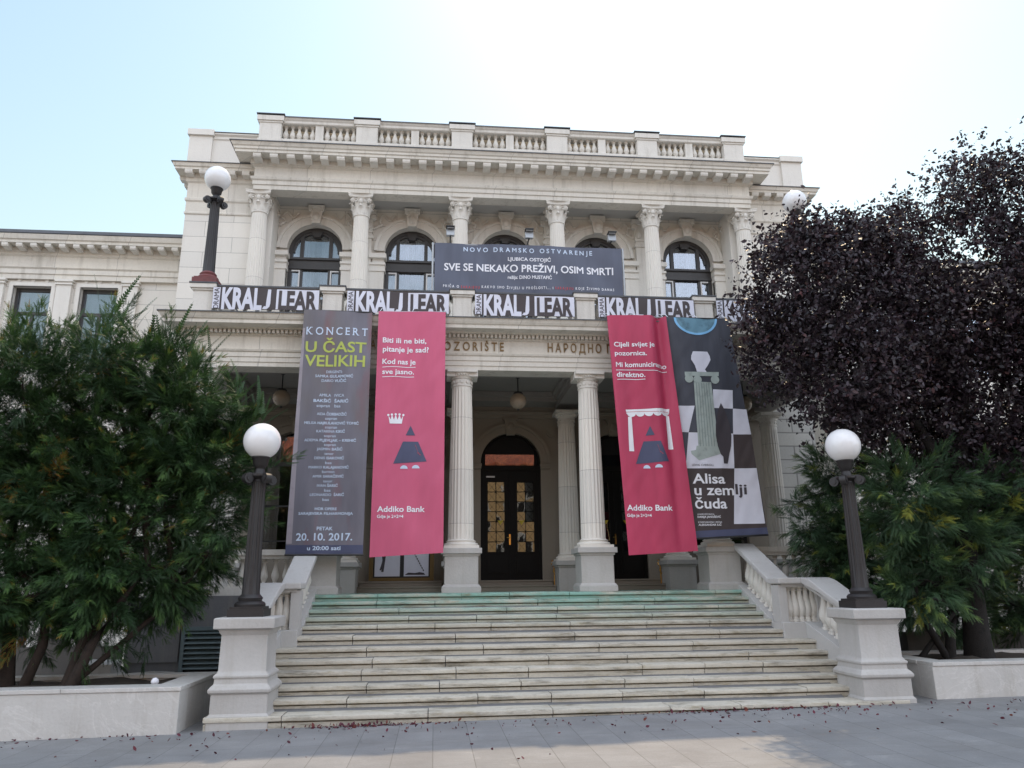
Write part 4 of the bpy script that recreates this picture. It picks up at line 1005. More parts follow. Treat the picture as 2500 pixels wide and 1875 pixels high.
def ties(S, x0, x1, z, y=-.70):
    for x in (x0, (x0 + x1) / 2, x1): obj("tie_rope", MB().tube([(x, y, z), (x + .02, y + .22, z + .14), (x - .01, y + .44, z + .20)], .006, 6), 'wht', S.root)
# --- the concert banner
K = [("U ČAST", -4.243, -3.116, 6.006, 0.2), ("VELIKIH", -4.241, -3.128, 5.73, 0.211), ("DIRIGENTI:", -3.834, -3.538, 5.598, 0.048), ("SAMRA |GULAMOVIĆ", -4.029, -3.333, 5.512, 0.05), ("DARIO |VUČIĆ", -3.911, -3.457, 5.425, 0.05), ("AMILA   IVICA", -3.938, -3.483, 5.143, 0.053), ("|BAKŠIĆ  ŠARIĆ", -4.033, -3.402, 5.034, 0.053), ("sopran   bas", -3.973, -3.545, 4.94, 0.055), ("AIDA |ČORBADŽIĆ", -3.959, -3.423, 4.786, 0.049), ("sopran", -3.807, -3.596, 4.704, 0.050), ("MELISA |HAJRULAHOVIĆ TOMIĆ", -4.176, -3.199, 4.617, 0.048), ("sopran", -3.801, -3.588, 4.539, 0.05), ("KATARINA |KIKIĆ", -3.95, -3.439, 4.462, 0.049), ("sopran", -3.81, -3.602, 4.379, 0.048), ("ADEMA |PLJEVLJAK – KREHIĆ", -4.157, -3.231, 4.295, 0.048), ("sopran", -3.801, -3.594, 4.213, 0.05), ("JASMIN |BAŠIĆ", -3.926, -3.469, 4.133, 0.048), ("tenor", -3.787, -3.624, 4.05, 0.046), ("DENIS |ISAKOVIĆ", -3.96, -3.434, 3.969, 0.047), ("bas", -3.763, -3.652, 3.882, 0.049), ("MARKO |KALAJANOVIĆ", -4.055, -3.343, 3.801, 0.047), ("bariton", -3.813, -3.594, 3.721, 0.047), ("AMIR |SARAČEVIĆ", -3.978, -3.424, 3.638, 0.046), ("tenor", -3.785, -3.623, 3.552, 0.046), ("IVAN |ŠARIĆ", -3.89, -3.522, 3.472, 0.046), ("bas", -3.758, -3.648, 3.387, 0.048), ("LEONARDO  |ŠARIĆ", -4.003, -3.404, 3.308, 0.046), ("bas", -3.78, -3.669, 3.221, 0.047), ("|HOR OPERE", -3.904, -3.524, 3.057, 0.046), ("|SARAJEVSKA FILHARMONIJA", -4.185, -3.233, 2.974, 0.046), ("|PETAK", -3.849, -3.574, 2.704, 0.059), ("|20. 10. 2017.", -4.204, -3.226, 2.527, 0.123), ("|u 20:00 sati", -3.999, -3.423, 2.359, 0.068)]
VG = "vertical banners hung over the portico cornice"
S = Sheet("hanging_banner", (-4.31, 6.84), (-3.03, 6.82), (-4.375, 2.29), (-3.03, 2.285), lambda x, z: -.72 + .012 * sin(x * 9 + z * .7) + .03 * max(0, -3.9 - x) ** 1 * sin(z * 1.1) + .01 * sin(z * 3.1 + x * 4), 'slate', "tall slate grey concert banner with yellow green title and white names", group=VG)
for t, a, b, z, h in K[:2]: S.put("title_lettering", [line(t, a, b, z, h, bold0=True)], 'green_txt')
def serif_line(body, x0, x1, z, h):
    V, F, boxes = spaced_line(body, x0, x1, z, h, None, True); V = list(V); t_ = .012
    for ch, (a, b) in zip(body, boxes):
        bars = {'K': ((0, .3, 1), (.62, 1, 1), (0, .3, 0), (.7, 1.08, 0)), 'N': ((-.08, .2, 1), (.78, 1.1, 1), (-.08, .24, 0)), 'E': ((-.1, .2, 1), (-.1, .2, 0)), 'R': ((-.1, .2, 1), (-.1, .28, 0), (.8, 1.12, 0)), 'T': ((.34, .66, 0),)}.get(ch, ())
        for u0, u1, tp in bars:
            o = len(V); xa, xb = a + (b - a) * u0, a + (b - a) * u1; za = z + (h - t_ if tp else 0); V += [(xa, za), (xb, za), (xb, za + t_), (xa, za + t_)]; F.append((o, o + 1, o + 2, o + 3))
    return V, F
kv = serif_line("KONCERT", -4.242, -3.1, 6.346, .148)
S.put("heading_lettering", [kv], 'paleblue')
for t, a, b, z, h in K[2:]: S.put("lettering", [line(t, a, b, z, h)], 'paleblue')
S.put("bottom_hem", [S.quad(S.xz(0, .965), S.xz(1, .965), S.xz(1, .998), S.xz(0, .998))], M['navy'], .004)
S.put("pale_edge", [S.quad(S.xz(.0, .08), S.xz(.035, .08), S.xz(.075, .96), S.xz(.0, .96))], plain("pale_violet_print", (.30, .27, .30), .6, var=.2), .003)
obj("batten", MB().tube([(-4.33, -.70, 6.845), (-3.01, -.70, 6.825)], .014, 8), 'black', S.root); obj("batten", MB().tube([(-4.38, -.715, 2.28), (-3.02, -.715, 2.275)], .018, 8), 'black', S.root)

def emblem(S, tri, trap, discs):
    S.put("emblem", [(tri, [(0, 1, 2)]), S.quad(*trap, n=10)], 'navy')
    S.put("emblem_foot", [fan(((d[0][0] + d[1][0]) / 2, d[0][1]), [(((d[0][0] + d[1][0]) / 2) + (d[1][0] - d[0][0]) / 2 * cos(pi * i / 10), d[0][1] + d[2] * sin(pi * i / 10)) for i in range(11)]) for d in discs], 'paleblue')
def underline(a, b, th=.012, n=14):
    V = []; F = []
    for i in range(n + 1):
        u = i / n; x = a[0] + (b[0] - a[0]) * u; z = a[1] + (b[1] - a[1]) * u + .006 * sin(u * 6); V += [(x, z + th / 2), (x, z - th / 2)]
    return V, [(2 * i, 2 * i + 1, 2 * i + 3, 2 * i + 2) for i in range(n)]
P = [("|Biti ili ne biti,", -2.807, -1.985, 6.204, 0.096), ("|pitanje je sad?", -2.801, -1.938, 6.025, 0.100), ("|Kod nas je", -2.802, -2.181, 5.784, 0.098), ("|sve jasno.", -2.799, -2.205, 5.591, 0.091), ("|Addiko Bank", -2.811, -1.955, 3.026, 0.099), ("|Gdje je 2+2=4", -2.807, -2.337, 2.917, 0.055)]
S = Sheet("hanging_banner", (-2.905, 6.835), (-1.625, 6.86), (-2.915, 2.23), (-1.615, 2.30), lambda x, z: -.72 + .01 * sin(x * 7 + z * .9) + .006 * sin(z * 4 + x * 5) + .02 * sin(z * .8), 'pink', "flat pink bank banner with a white crown above a slate letter A emblem", group=VG)
for p in P: S.put("lettering", [line(*p)], 'wht')
S.put("underline", [underline((-2.8, 5.722), (-2.18, 5.733)), underline((-2.797, 5.532), (-2.204, 5.542))], 'wht')
cr = [(-2.625, 4.645), (-2.56, 4.632), (-2.50, 4.628), (-2.44, 4.634), (-2.39, 4.65)]
tops = [(-2.66, 4.80), (-2.615, 4.715), (-2.595, 4.81), (-2.555, 4.715), (-2.525, 4.815), (-2.49, 4.715), (-2.455, 4.815), (-2.425, 4.715), (-2.385, 4.805)]
poly = [(-2.675, 4.79)] + tops[1:-1] + [(-2.38, 4.80)] + cr[::-1]
pieces = []
for i in range(len(tops) - 1): pieces.append(([tops[i], tops[i + 1], (tops[i + 1][0] * .8 - 2.51 * .2, 4.64), (tops[i][0] * .8 - 2.51 * .2, 4.64)], [(0, 1, 2, 3)]))
for i in (0, 2, 4, 6, 8): pieces.append(fan(tops[i], [(tops[i][0] + .022 * cos(2 * pi * k / 10), tops[i][1] + .022 * sin(2 * pi * k / 10)) for k in range(11)]))
S.put("crown_print", pieces, 'wht')
emblem(S, [(-2.246, 4.606), (-2.331, 4.422), (-2.16, 4.423)], ((-2.378, 4.305), (-2.103, 4.307), (-1.939, 3.94), (-2.547, 3.896)), (((-2.418, 3.804), (-2.281, 3.804), .064), ((-2.207, 3.811), (-2.066, 3.812), .062)))
S.put("emblem_stroke", [underline((-2.157, 4.245), (-2.088, 4.088), .012), underline((-2.11, 4.095), (-2.05, 4.063), .012)], 'redp', .009)
q = MB(); q.tube([(-2.92, -.70, 6.842), (-1.61, -.70, 6.866)], .014, 8); obj("batten", q, 'steel', S.root)

ties(S, -2.88, -1.65, 6.86)
# --- second bank banner, blown to the right
P2 = [("|Cijeli svijet je", 1.653, 2.453, 6.211, 0.091), ("|pozornica.", 1.661, 2.289, 6.031, 0.09), ("|Mi komuniciramo", 1.672, 2.697, 5.796, 0.096), ("|direktno.", 1.678, 2.236, 5.595, 0.098), ("|Addiko Bank", 1.747, 2.616, 3.035, 0.102), ("|Gdje je 2+2=4", 1.742, 2.211, 2.92, 0.054)]
def y2(x, z):
    t_ = min(1, max(0, (z - 2.2) / 4.6)); xr = x - (2.86 - .17 * t_)   # distance from right edge, negative inside
    return -.80 + .10 * math.exp(-((xr + .1) / .10) ** 2) * (.35 + t_) - .05 * math.exp(-((xr + .30) / .12) ** 2) * t_ + .012 * sin(x * 8 + z) + .05 * math.exp(-((x - 1.55 - .12 * (1 - t_)) / .05) ** 2)
S = Sheet("hanging_banner", (1.55, 6.86), (2.735, 6.86), (1.745, 2.23), (3.05, 2.30), y2, 'crimson', "rippled crimson bank banner with a white stage curtain around a slate letter A emblem", group=VG)
for p in P2: S.put("lettering", [line(*p)], 'wht')
S.put("underline", [underline((1.669, 5.73), (2.70, 5.728)), underline((1.682, 5.539), (2.234, 5.554))], 'wht')
pieces = [S.quad((1.818, 4.944), (2.70, 4.985), (2.69, 4.90), (1.835, 4.86))]
for i in range(5):
    x0_ = 1.845 + i * .168; c_ = (x0_ + .084, 4.868 + i * .008); pieces.append(fan(c_, [(c_[0] + .084 * cos(pi + pi * k / 10), c_[1] + .065 * sin(pi + pi * k / 10)) for k in range(11)]))
pieces += [S.quad((1.857, 4.805), (1.929, 4.806), (1.945, 4.142), (1.848, 4.141)), S.quad((2.62, 4.845), (2.685, 4.845), (2.727, 4.196), (2.622, 4.189))]
S.put("curtain_print", pieces, 'wht')
S.put("curtain_seam", [underline((1.83, 4.895), (2.685, 4.925), .008)], 'redp', .008)
emblem(S, [(2.272, 4.633), (2.177, 4.439), (2.348, 4.456)], ((2.134, 4.332), (2.455, 4.34), (2.609, 3.956), (1.964, 3.901)), (((2.105, 3.818), (2.24, 3.824), .064), ((2.326, 3.834), (2.47, 3.843), .062)))
S.put("emblem_stroke", [underline((2.39, 4.27), (2.44, 4.13), .012), underline((2.43, 4.13), (2.49, 4.10), .012)], 'redp', .009)
q = MB(); q.tube([(1.53, -.70, 6.866), (2.75, -.70, 6.866)], .014, 8); obj("batten", q, 'steel', S.root)

ties(S, 1.6, 2.7, 6.87)
# --- play banner with checkerboard
S = Sheet("hanging_banner", (2.75, 6.87), (4.035, 6.865), (3.03, 2.535), (4.45, 2.60), lambda x, z: -.70 + .012 * sin(x * 6 + z * .8) + .02 * sin(z * .9) - .02 * ((x - 3.5) ** 2), 'night', "dark play banner with a blue moon, a white checkerboard and a pale column", group=VG)
mc = (3.36, 6.862)
S.put("moon_print", [fan(mc, [(mc[0] + .44 * cos(pi + pi * i / 28), mc[1] + .345 * sin(pi + pi * i / 28)) for i in range(29)])], 'moonp')
arc = []
for i in range(28):
    a_, b_ = pi + pi * i / 28, pi + pi * (i + 1) / 28
    t_ = .30 + .3 * (i / 28); w0 = .045
    arc.append(([(mc[0] + .45 * cos(a_), mc[1] + .355 * sin(a_)), (mc[0] + .45 * cos(b_), mc[1] + .355 * sin(b_)), (mc[0] + (.45 - w0) * cos(b_), mc[1] + (.355 - w0) * sin(b_)), (mc[0] + (.45 - w0) * cos(a_), mc[1] + (.355 - w0) * sin(a_))], [(0, 1, 2, 3)]))
S.put("moon_rim_print", arc, 'moone', .008)
S.put("lower_field_print", [S.quad((2.95, 3.84), (4.345, 3.843), (4.445, 2.66), (3.035, 2.60))], 'brownp', .004)
S.put("check_print", [S.quad((3.606, 5.394), (3.998, 5.377), (3.972, 5.008), (3.579, 5.02)), S.quad((3.972, 5.008), (4.235, 4.989), (4.285, 4.497), (3.937, 4.5)), S.quad((2.868, 5.051), (3.206, 5.055), (3.051, 4.53), (2.90, 4.537)),
                      S.quad((3.051, 4.53), (3.938, 4.516), (3.907, 3.841), (2.945, 3.837)), S.quad((3.907, 3.841), (4.335, 3.843), (4.41, 2.80), (3.814, 2.794))], 'panelw')
S.put("dark_square_print", [S.quad((3.937, 4.5), (4.29, 4.497), (4.33, 3.845), (3.908, 3.845))], 'brownp', .005)
# column and a plain urn on it
S.put("column_shaft_print", [S.quad((3.219, 5.532), (3.58, 5.537), (3.625, 4.22), (3.225, 4.22))], 'greenp', .009)
S.put("column_flute_print", [S.quad((3.26 + i * .052, 5.52), (3.272 + i * .052, 5.52), (3.272 + i * .055, 4.26), (3.26 + i * .055, 4.26), 6) for i in range(6)], plain("dark_grey_green_print", (.20, .25, .24), .6), .011)
S.put("column_capital_print", [S.quad((3.05, 5.735), (3.75, 5.745), (3.74, 5.66), (3.05, 5.65))] + [fan(c_, [(c_[0] + .085 * cos(2 * pi * k / 16), c_[1] + .085 * sin(2 * pi * k / 16)) for k in range(17)]) for c_ in ((3.13, 5.60), (3.30, 5.58), (3.66, 5.59))], 'greenp', .010)
S.put("column_base_print", [S.quad((3.19, 4.27), (3.65, 4.27), (3.69, 4.15), (3.16, 4.15)), ([(3.07, 4.17), (3.25, 4.20), (3.70, 4.17), (3.665, 4.12), (3.22, 3.99), (3.08, 4.11)], [(0, 1, 2, 3, 4, 5)])], 'greenp', .010)
urn = [(.0, .0), (.10, .0), (.07, .05), (.13, .13), (.20, .25), (.19, .33), (.12, .36), (.15, .42), (.0, .42)]
uv = [(3.40 + r_, 5.74 + z_) for r_, z_ in urn] + [(3.40 - r_, 5.74 + z_) for r_, z_ in urn[::-1]][1:-1]
S.put("urn_print", [(uv, [tuple(range(len(uv)))])], 'panelw', .012)
# a plain dark cypress
cyp = [(3.70, 3.93), (3.78, 3.93), (3.78, 4.06)] + [(3.74 + .17 * sin(pi * (.08 + .92 * u)) ** .7 * (1 - .15 * u), 4.06 + 1.03 * u) for u in (.05, .2, .4, .6, .8, .93)] + [(3.74, 5.12)]
cyp = cyp + [(2 * 3.74 - x_, z_) for x_, z_ in cyp[2:-1]][::-1]
S.put("cypress_print", [(cyp, [tuple(range(len(cyp)))])], 'dkp', .012)
S.put("author_lettering", [line("LEWIS CARROLL", 3.075, 3.506, 3.883, .038)], 'dkp', .010)
for p in (("|Alisa", 3.066, 3.705, 3.553, .18), ("|u zem", 3.087, 3.865, 3.335, .187), ("|čuda", 3.084, 3.704, 3.085, .185)): S.put("title_lettering", [line(*p)], 'wht', .010)
S.put("title_end_lettering", [line("|lji", 3.893, 4.115, 3.351, .188)], 'dkp', .010)
S.put("credit_lettering", [line(*p) for p in (("KOMPOZITORICA", 3.123, 3.44, 2.962, .026), ("|DARIJA JANOŠEVIĆ", 3.119, 3.564, 2.909, .035), ("KOREOGRAFIJA I REŽIJA", 3.124, 3.58, 2.816, .026), ("|ALEKSANDAR ILIĆ", 3.126, 3.564, 2.763, .034))], 'wht', .008)
S.put("bottom_hem", [S.quad(S.xz(0, .97), S.xz(1, .97), S.xz(1, .998), S.xz(0, .998))], 'navy', .008)
obj("batten", MB().tube([(2.74, -.69, 6.875), (4.05, -.69, 6.87)], .014, 8), 'black', S.root); obj("batten", MB().tube([(3.02, -.69, 2.525), (4.46, -.69, 2.59)], .018, 8), 'black', S.root)

ties(S, 2.8, 4.0, 6.875)
# --- text banner above the balcony rail
S = Sheet("text_banner", (-1.865, 8.655), (2.10, 8.655), (-1.85, 7.565), (2.10, 7.565), lambda x, z: -.02 + .02 * sin(x * 2.2 + z * 2) + .012 * sin((x + z) * 6) - .03 * max(0, x - 1.6), 'bluegrey', "wide blue grey banner with white lettering stretched above the balcony rail", nx=60, nz=24)
S.put("heading_lettering", [spaced_line("NOVO DRAMSKO OSTVARENJE", -1.263, 1.466, 8.482, .095)], 'paleblue')
S.put("lettering", [line(*p) for p in (("|LJUBICA OSTOJIĆ", -.336, .572, 8.291, .073), ("|SVE SE NEKAKO PREŽIVI, OSIM SMRTI", -1.662, 1.901, 8.045, .155), ("|režija: DINO MUSTAFIĆ", -.339, .584, 7.895, .072))], 'wht')
S.put("footer_lettering", [spaced_line(*p) for p in (("PRIČA O", -1.678, -1.352, 7.655, .055), ("KAKVO SMO ŽIVJELI U PROŠLOSTI... I", -.884, .604, 7.67, .055), ("KOJE ŽIVIMO DANAS", 1.08, 1.904, 7.68, .055))], 'wht')
S.put("red_lettering", [spaced_line("SARAJEVU", -1.312, -.926, 7.655, .055), spaced_line("SARAJEVU", .648, 1.030, 7.675, .055)], 'redp')
q = MB(); q.tube([(-1.90, 0, 7.0), (-1.90, 0, 8.66)], .02, 8); q.tube([(2.13, 0, 7.0), (2.13, 0, 8.66)], .02, 8); q.tube([(-1.93, .02, 8.64), (2.16, .02, 8.64)], .015, 8); obj("support_frame", q, 'steel', S.root)
for i, (x, dx, lb) in enumerate(((-1.54, 0, "floodlight on an upright arm above the left end of the text banner"), (.12, .06, "floodlight tilted on an arm above the middle of the text banner"), (1.9, .14, "floodlight on a slanting arm above the right end of the text banner"))):
    T = thing("floodlight", (x, .06, 8.6), lb, "floodlight", "floodlights above the text banner")
    obj("arm", MB().tube([(x - dx, .06, 7.6), (x - dx, .04, 8.62), (x, -.02, 8.82)], .016, 8), 'black', T)
    obj("housing", MB().prism([(-.10, 8.80), (.06, 8.83), (.06, 8.93), (-.06, 8.95)], 'x', x - .085, x + .085).box(x - .07, x + .07, -.12, .04, 8.955, 8.975), 'steel', T, bevel=.008)
    obj("visor", MB().box(x - .09, x + .09, -.14, .05, 8.985, 9.0).box(x - .02, x + .02, .0, .03, 8.93, 8.99), 'black', T)
# --- title banners on the balcony balustrade
TG = "black and white title banners tied to the balcony"
spans = [(-6.16, -4.12, "first title banner from the left, beside the lamp with the red base"), (-3.575, -1.555, "second title banner, above the flat pink banner"), (-1.03, 1.005, "third title banner, middle one of the balcony"), (1.50, 3.525, "fourth title banner, above the rippled crimson banner"), (4.01, 5.93, "fifth title banner, half hidden by the purple tree")]
for x0, x1, lb in spans:
    wd = x1 - x0; fx = lambda u: x0 + wd * u; z0, z1 = 7.0, 7.44
    S = Sheet("title_banner", (x0, z1 + .01), (x1, z1 + .01), (x0, z0), (x1, z0), lambda x, z: -.24 + .006 * sin(x * 7) + .004 * sin(z * 9 + x * 3), 'brownp', lb, group=TG, nx=30, nz=8)
    pc = [S.quad((fx(0.0), z1), (fx(.068), z1), (fx(.066), z0 + .005), (fx(0.0), z0 + .005), 4), S.quad((fx(.595), z1 - .012), (fx(.998), z1 - .012), (fx(.998), z0 + .006), (fx(.595), z0 + .006), 8)]
    for p_ in pc: S.put("white_panel", [p_], 'panelw', .004)
    zl, zh = z0 + .008, z1 - .018
    S.put("white_lettering", [line("|KRAL", fx(.085), fx(.462), zl, zh - zl, heavy=2), ([(fx(.512), zh), (fx(.542), zh), (fx(.542), zl + .12), (fx(.535), zl + .05), (fx(.515), zl + .008), (fx(.495), zl), (fx(.468), zl + .004), (fx(.485), zl + .062), (fx(.50), zl + .058), (fx(.510), zl + .085), (fx(.512), zl + .13)], [tuple(range(11))])], 'panelw')
    S.put("dark_lettering", [line("|LEAR", fx(.618), fx(.98), z0 + .018, z1 - z0 - .075, heavy=2)], 'brownp', .009)
    V, F = line("DRAMA", 0, .43, 0, .075)
    S.put("side_lettering", [([(fx(.058) - v[1] * 1.25, z0 + .005 + v[0] * .98) for v in V], F)], 'dkp', .009)
# --- gilt letters on the frieze
def raised(V, F, y, th):
    mb = MB(); n = len(V); mb.add([(x, y - th, z) for x, z in V] + [(x, y, z) for x, z in V], [tuple(f) for f in F])
    ec = {}
    for f in F:
        for a, b in zip(f, f[1:] + f[:1]): ec[(a, b)] = 1
    mb.f += [(a, b, b + n, a + n) for (a, b) in ec if (b, a) not in ec]
    return mb
for t, x0, x1 in (("POZORIŠTE", -1.79, -.456), ("NARODNO", -3.25, -2.16), ("НАРОДНО", .432, 1.522), ("ПОЗОРИШТЕ", 1.64, 3.05)):
    V, F = spaced_line(t, x0, x1, 6.245, .175, None); bp("frieze_lettering", raised(V, F, -.221, .022), 'gilt')

# ================================================================== SMALL THINGS
T = thing("wooden_batten", (-4.55, -.5, 6.83), "pale wooden batten lying on the cornice left of the concert banner", "batten")
obj("plank", MB().box(-4.77, -4.33, -.55, -.47, 6.80, 6.835), 'wood', T)
# poster case in the left bay
T = thing("poster_case", (-2.5, 3.05, 1.84), "brass framed poster case standing behind the flat pink banner", "poster case")
a = MB()
for b in ((-3.22, -3.13, 1.85, 4.2), (-1.87, -1.78, 1.85, 4.2), (-3.13, -1.87, 1.85, 1.92), (-3.13, -1.87, 4.13, 4.2)): a.box(b[0], b[1], 2.99, 3.1, b[2], b[3])
obj("frame", a, plain("dull_brass", (.16, .11, .045), .4, .5), T); obj("back", MB().box(-3.13, -1.87, 3.06, 3.1, 1.92, 4.13), 'black', T)
po = obj("poster", MB().box(-3.10, -2.54, 3.05, 3.058, 1.95, 4.05), 'panelw', T)
q = MB().prism([(-2.98, 2.62), (-2.84, 2.62), (-2.87, 2.3), (-2.9, 2.05), (-2.95, 2.05), (-2.93, 2.3)], 'y', 3.044, 3.049); q.prism([(-2.90, 2.5), (-2.84, 2.5), (-2.90, 2.2), (-2.96, 2.08), (-2.99, 2.09), (-2.94, 2.25)], 'y', 3.0425, 3.0435); obj("dark_print", q, 'dkp', po)
po = obj("poster", MB().box(-2.45, -1.90, 3.05, 3.058, 1.95, 4.05), 'panelw', T)
q = MB()
for i in range(9): q.prism([(-2.26 + i * .028, 2.5 - i * .05), (-2.235 + i * .028, 2.5 - i * .05), (-2.22 + i * .028, 2.46 - i * .05), (-2.245 + i * .028, 2.46 - i * .05)], 'y', 3.044, 3.049)
q.prism([(-2.43, 1.98), (-1.97, 1.98), (-2.0, 2.02), (-2.1, 2.04), (-2.2, 2.02), (-2.35, 2.03)], 'y', 3.044, 3.049); obj("dark_print", q, 'dkp', po)
for x, lb in ((.93, "brass handrail end beside the pedestal right of the middle door"), (3.39, "brass handrail end beside the pedestal under the crimson banner")):
    T = thing("brass_handrail", (x, 2.85, 1.6), lb, "handrail", "brass handrail ends on the door steps")
    obj("post", MB().tube([(x, 2.85, 1.73), (x, 2.85, 2.12), (x - .03, 2.84, 2.17), (x - .06, 2.86, 2.2)], .016, 8), 'brass', T, smooth=50)
    obj("scroll", MB().tube([(x - .05, 2.86, 2.27), (x - .02, 2.85, 2.22), (x - .05, 2.85, 2.17), (x + .0, 2.84, 2.11), (x - .02, 2.84, 2.02), (x + .03, 2.84, 1.95)], .018, 8), 'brass', T, smooth=50)
# ------------------------------------------------------------------ planters
def planter(x0, x1, y0, y1, ztop, label, openend):
    T = thing("stone_planter", ((x0 + x1) / 2, y0, 0), label, "planter", "low marble planters beside the stairs")
    q = MB(); th = .32; zb = -.1
    q.box(x0, x1, y0, y0 + th, zb, ztop - .05)
    q.box(x0, x1, y1 - .2, y1, zb, ztop - .05)
    q.box(x0, x0 + th, y0 + th, y1 - .2, zb, ztop - .05); q.box(x1 - th, x1, y0 + th, y1 - .2, zb, ztop - .05)
    obj("wall", q, 'marble', T, bevel=.008)
    x = x0 - .0; q = MB()
    while x < x1:
        xe = min(x + 1.45, x1 + .015); q.box(x + .002, xe - .002, y0 - .015, y0 + th + .03, ztop - .05, ztop); x += 1.45
    q.box(x0 - .015, x1 + .015, y1 - .23, y1 + .02, ztop - .05, ztop)
    if openend == 'r': q.box(x1 - th - .03, x1 + .015, y0 + th + .034, y1 - .234, ztop - .05, ztop)
    else: q.box(x0 - .015, x0 + th + .03, y0 + th + .034, y1 - .234, ztop - .05, ztop)
    obj("coping", q, 'marble', T, bevel=.006)
    n = 24; q = MB(); v = []
    for j in range(9):
        for i in range(n * 3 + 1):
            x_ = x0 + th + (x1 - x0 - 2 * th) * i / (n * 3); y_ = y0 + th - .01 + (y1 - y0 - th - .19) * j / 8
            v.append((x_, y_, ztop - .05 + .07 * mnoise.noise(Vector((x_ * 1.5, y_ * 1.5, 0))) + .03 * mnoise.noise(Vector((x_ * 6, y_ * 6, 3)))))
    q.add(v, [(j * (n * 3 + 1) + i, j * (n * 3 + 1) + i + 1, (j + 1) * (n * 3 + 1) + i + 1, (j + 1) * (n * 3 + 1) + i) for j in range(8) for i in range(n * 3)])
    obj("soil", q, 'soil', T, smooth=80)
planter(-15, -4.89, -4.20, -2.45, .545, "long marble planter under the green yews left of the stairs", 'r')
planter(5.28, 15, -3.86, -2.0, .60, "marble planter under the purple tree right of the stairs", 'l')
o = obj("white_stone", MB().lathe([(.0, -.045), (.035, -.035), (.05, 0), (.042, .03), (.02, .05), (0, .055)], (0, 0, 0), 14), 'wht', None, at=(-5.35, -3.75, .56), smooth=60); tag(o, "small white stone lying on the planter soil left of the stairs", "stone"); o.rotation_euler = (.5, .3, 0)
for i, (x, y, z, a_, w_, lb) in enumerate(((-6.7, -1.6, .16, .1, .9, "broken grey stone slab lying flat behind the left planter"), (-6.3, -1.45, .40, -.12, .75, "thin grey stone slab leaning over the others behind the left planter"), (-7.0, -1.3, .52, .05, .45, "short grey stone block topmost of the slabs behind the left planter"))):
    o = obj("stone_slab", MB().box(-w_ / 2, w_ / 2, -.28, .28, -.05 if i != 2 else -.1, .05 if i != 2 else .1), 'ped', None, at=(x, y, z), bevel=.01); o.rotation_euler = (a_, a_ * .6, a_ * 2)
    tag(o, lb, "slab", "loose stone slabs behind the left planter")
o = obj("stone_block", MB().box(-7.5, -6.0, -1.85, -1.05, -.05, .34).box(-7.2, -6.7, -1.6, -1.05, .34, .44), 'ped', None, bevel=.015); tag(o, "low grey stone block under the loose slabs behind the left planter", "block")

# ================================================================== VEGETATION
def fast_mesh(name, V, F, tint, mat):
    me = bpy.data.meshes.new(name); k = F.shape[1]
    me.vertices.add(len(V)); me.vertices.foreach_set("co", V.astype(np.float32).ravel())
    me.loops.add(F.size); me.loops.foreach_set("vertex_index", F.astype(np.int32).ravel())
    me.polygons.add(len(F)); me.polygons.foreach_set("loop_start", np.arange(0, F.size, k, dtype=np.int32)); 
    me.update(calc_edges=True)
    at = me.attributes.new("tint", 'FLOAT', 'FACE'); at.data.foreach_set("value", tint.astype(np.float32))
    me.materials.append(M[mat]); return me
def rand_in(lobes, n, shell=.55):
    L_ = np.array(lobes); w_ = L_[:, 3] ** 2.4; w_ = w_ / w_.sum()
    idx = rng.choice(len(L_), n, p=w_); d = rng.normal(size=(n, 3)); d /= np.linalg.norm(d, axis=1)[:, None]
    r = (shell + (1 - shell) * rng.random(n) ** .7) * (1 + .10 * rng.normal(size=n))
    sq = np.array([1, .85, 1])
    P = L_[idx, :3] + d * sq * (r * L_[idx, 3])[:, None]
    return P, d, idx
def frames(axis, roll):
    a = axis / np.linalg.norm(axis, axis=1)[:, None]
    up = np.where(np.abs(a[:, 2:3]) > .95, np.array([[1., 0, 0]]), np.array([[0, 0, 1.]]))
    b = np.cross(up, a); b /= np.linalg.norm(b, axis=1)[:, None]; c = np.cross(a, b)
    cr, sr = np.cos(roll)[:, None], np.sin(roll)[:, None]
    return a, b * cr + c * sr, c * cr - b * sr
def sprays(P, D, size, tint, mat, name, nleaf=9, leafw=.028, leafl=.34, droop=.25, jit=.45):
    """flat sprays: a twig with narrow leaflets on both sides"""
    n = len(P); ax = D * 1.0 + rng.normal(size=(n, 3)) * jit; a, b, c = frames(ax, rng.normal(size=n) * .7)
    tv = []; tf = []
    for i in range(nleaf):
        u = (i + .3) / nleaf
        for s in (-1, 1):
            ll = leafl * (1.05 - .75 * u) ; x0 = u; o = len(tv)
            tv += [(x0 - .025, 0, 0), (x0 + ll * .55, s * ll * .78, -droop * ll * .8), (x0 + .05, s * .012, 0), (x0 + ll * .32 - leafw, s * ll * .5, -droop * ll * .25)]
            tf.append((o, o + 3, o + 1, o + 2) if s > 0 else (o, o + 2, o + 1, o + 3))
    o = len(tv); tv += [(-.1, 0, 0), (.5, .016, -.02), (1.12, 0, -droop * .4), (.5, -.016, -.02)]; tf.append((o, o + 1, o + 2, o + 3))
    tv = np.array(tv); tf = np.array(tf)
    X = P[:, None, :] + size[:, None, None] * (tv[None, :, 0:1] * a[:, None, :] + tv[None, :, 1:2] * b[:, None, :] + (tv[None, :, 2:3] - .15 * tv[None, :, 0:1] ** 2) * c[:, None, :])
    F = (tf[None] + (np.arange(n) * len(tv))[:, None, None]).reshape(-1, 4)
    tt = np.repeat(tint, len(tf)) + rng.normal(size=n * len(tf)) * .06
    return fast_mesh(name, X.reshape(-1, 3), F, np.clip(tt, 0, 1), mat)
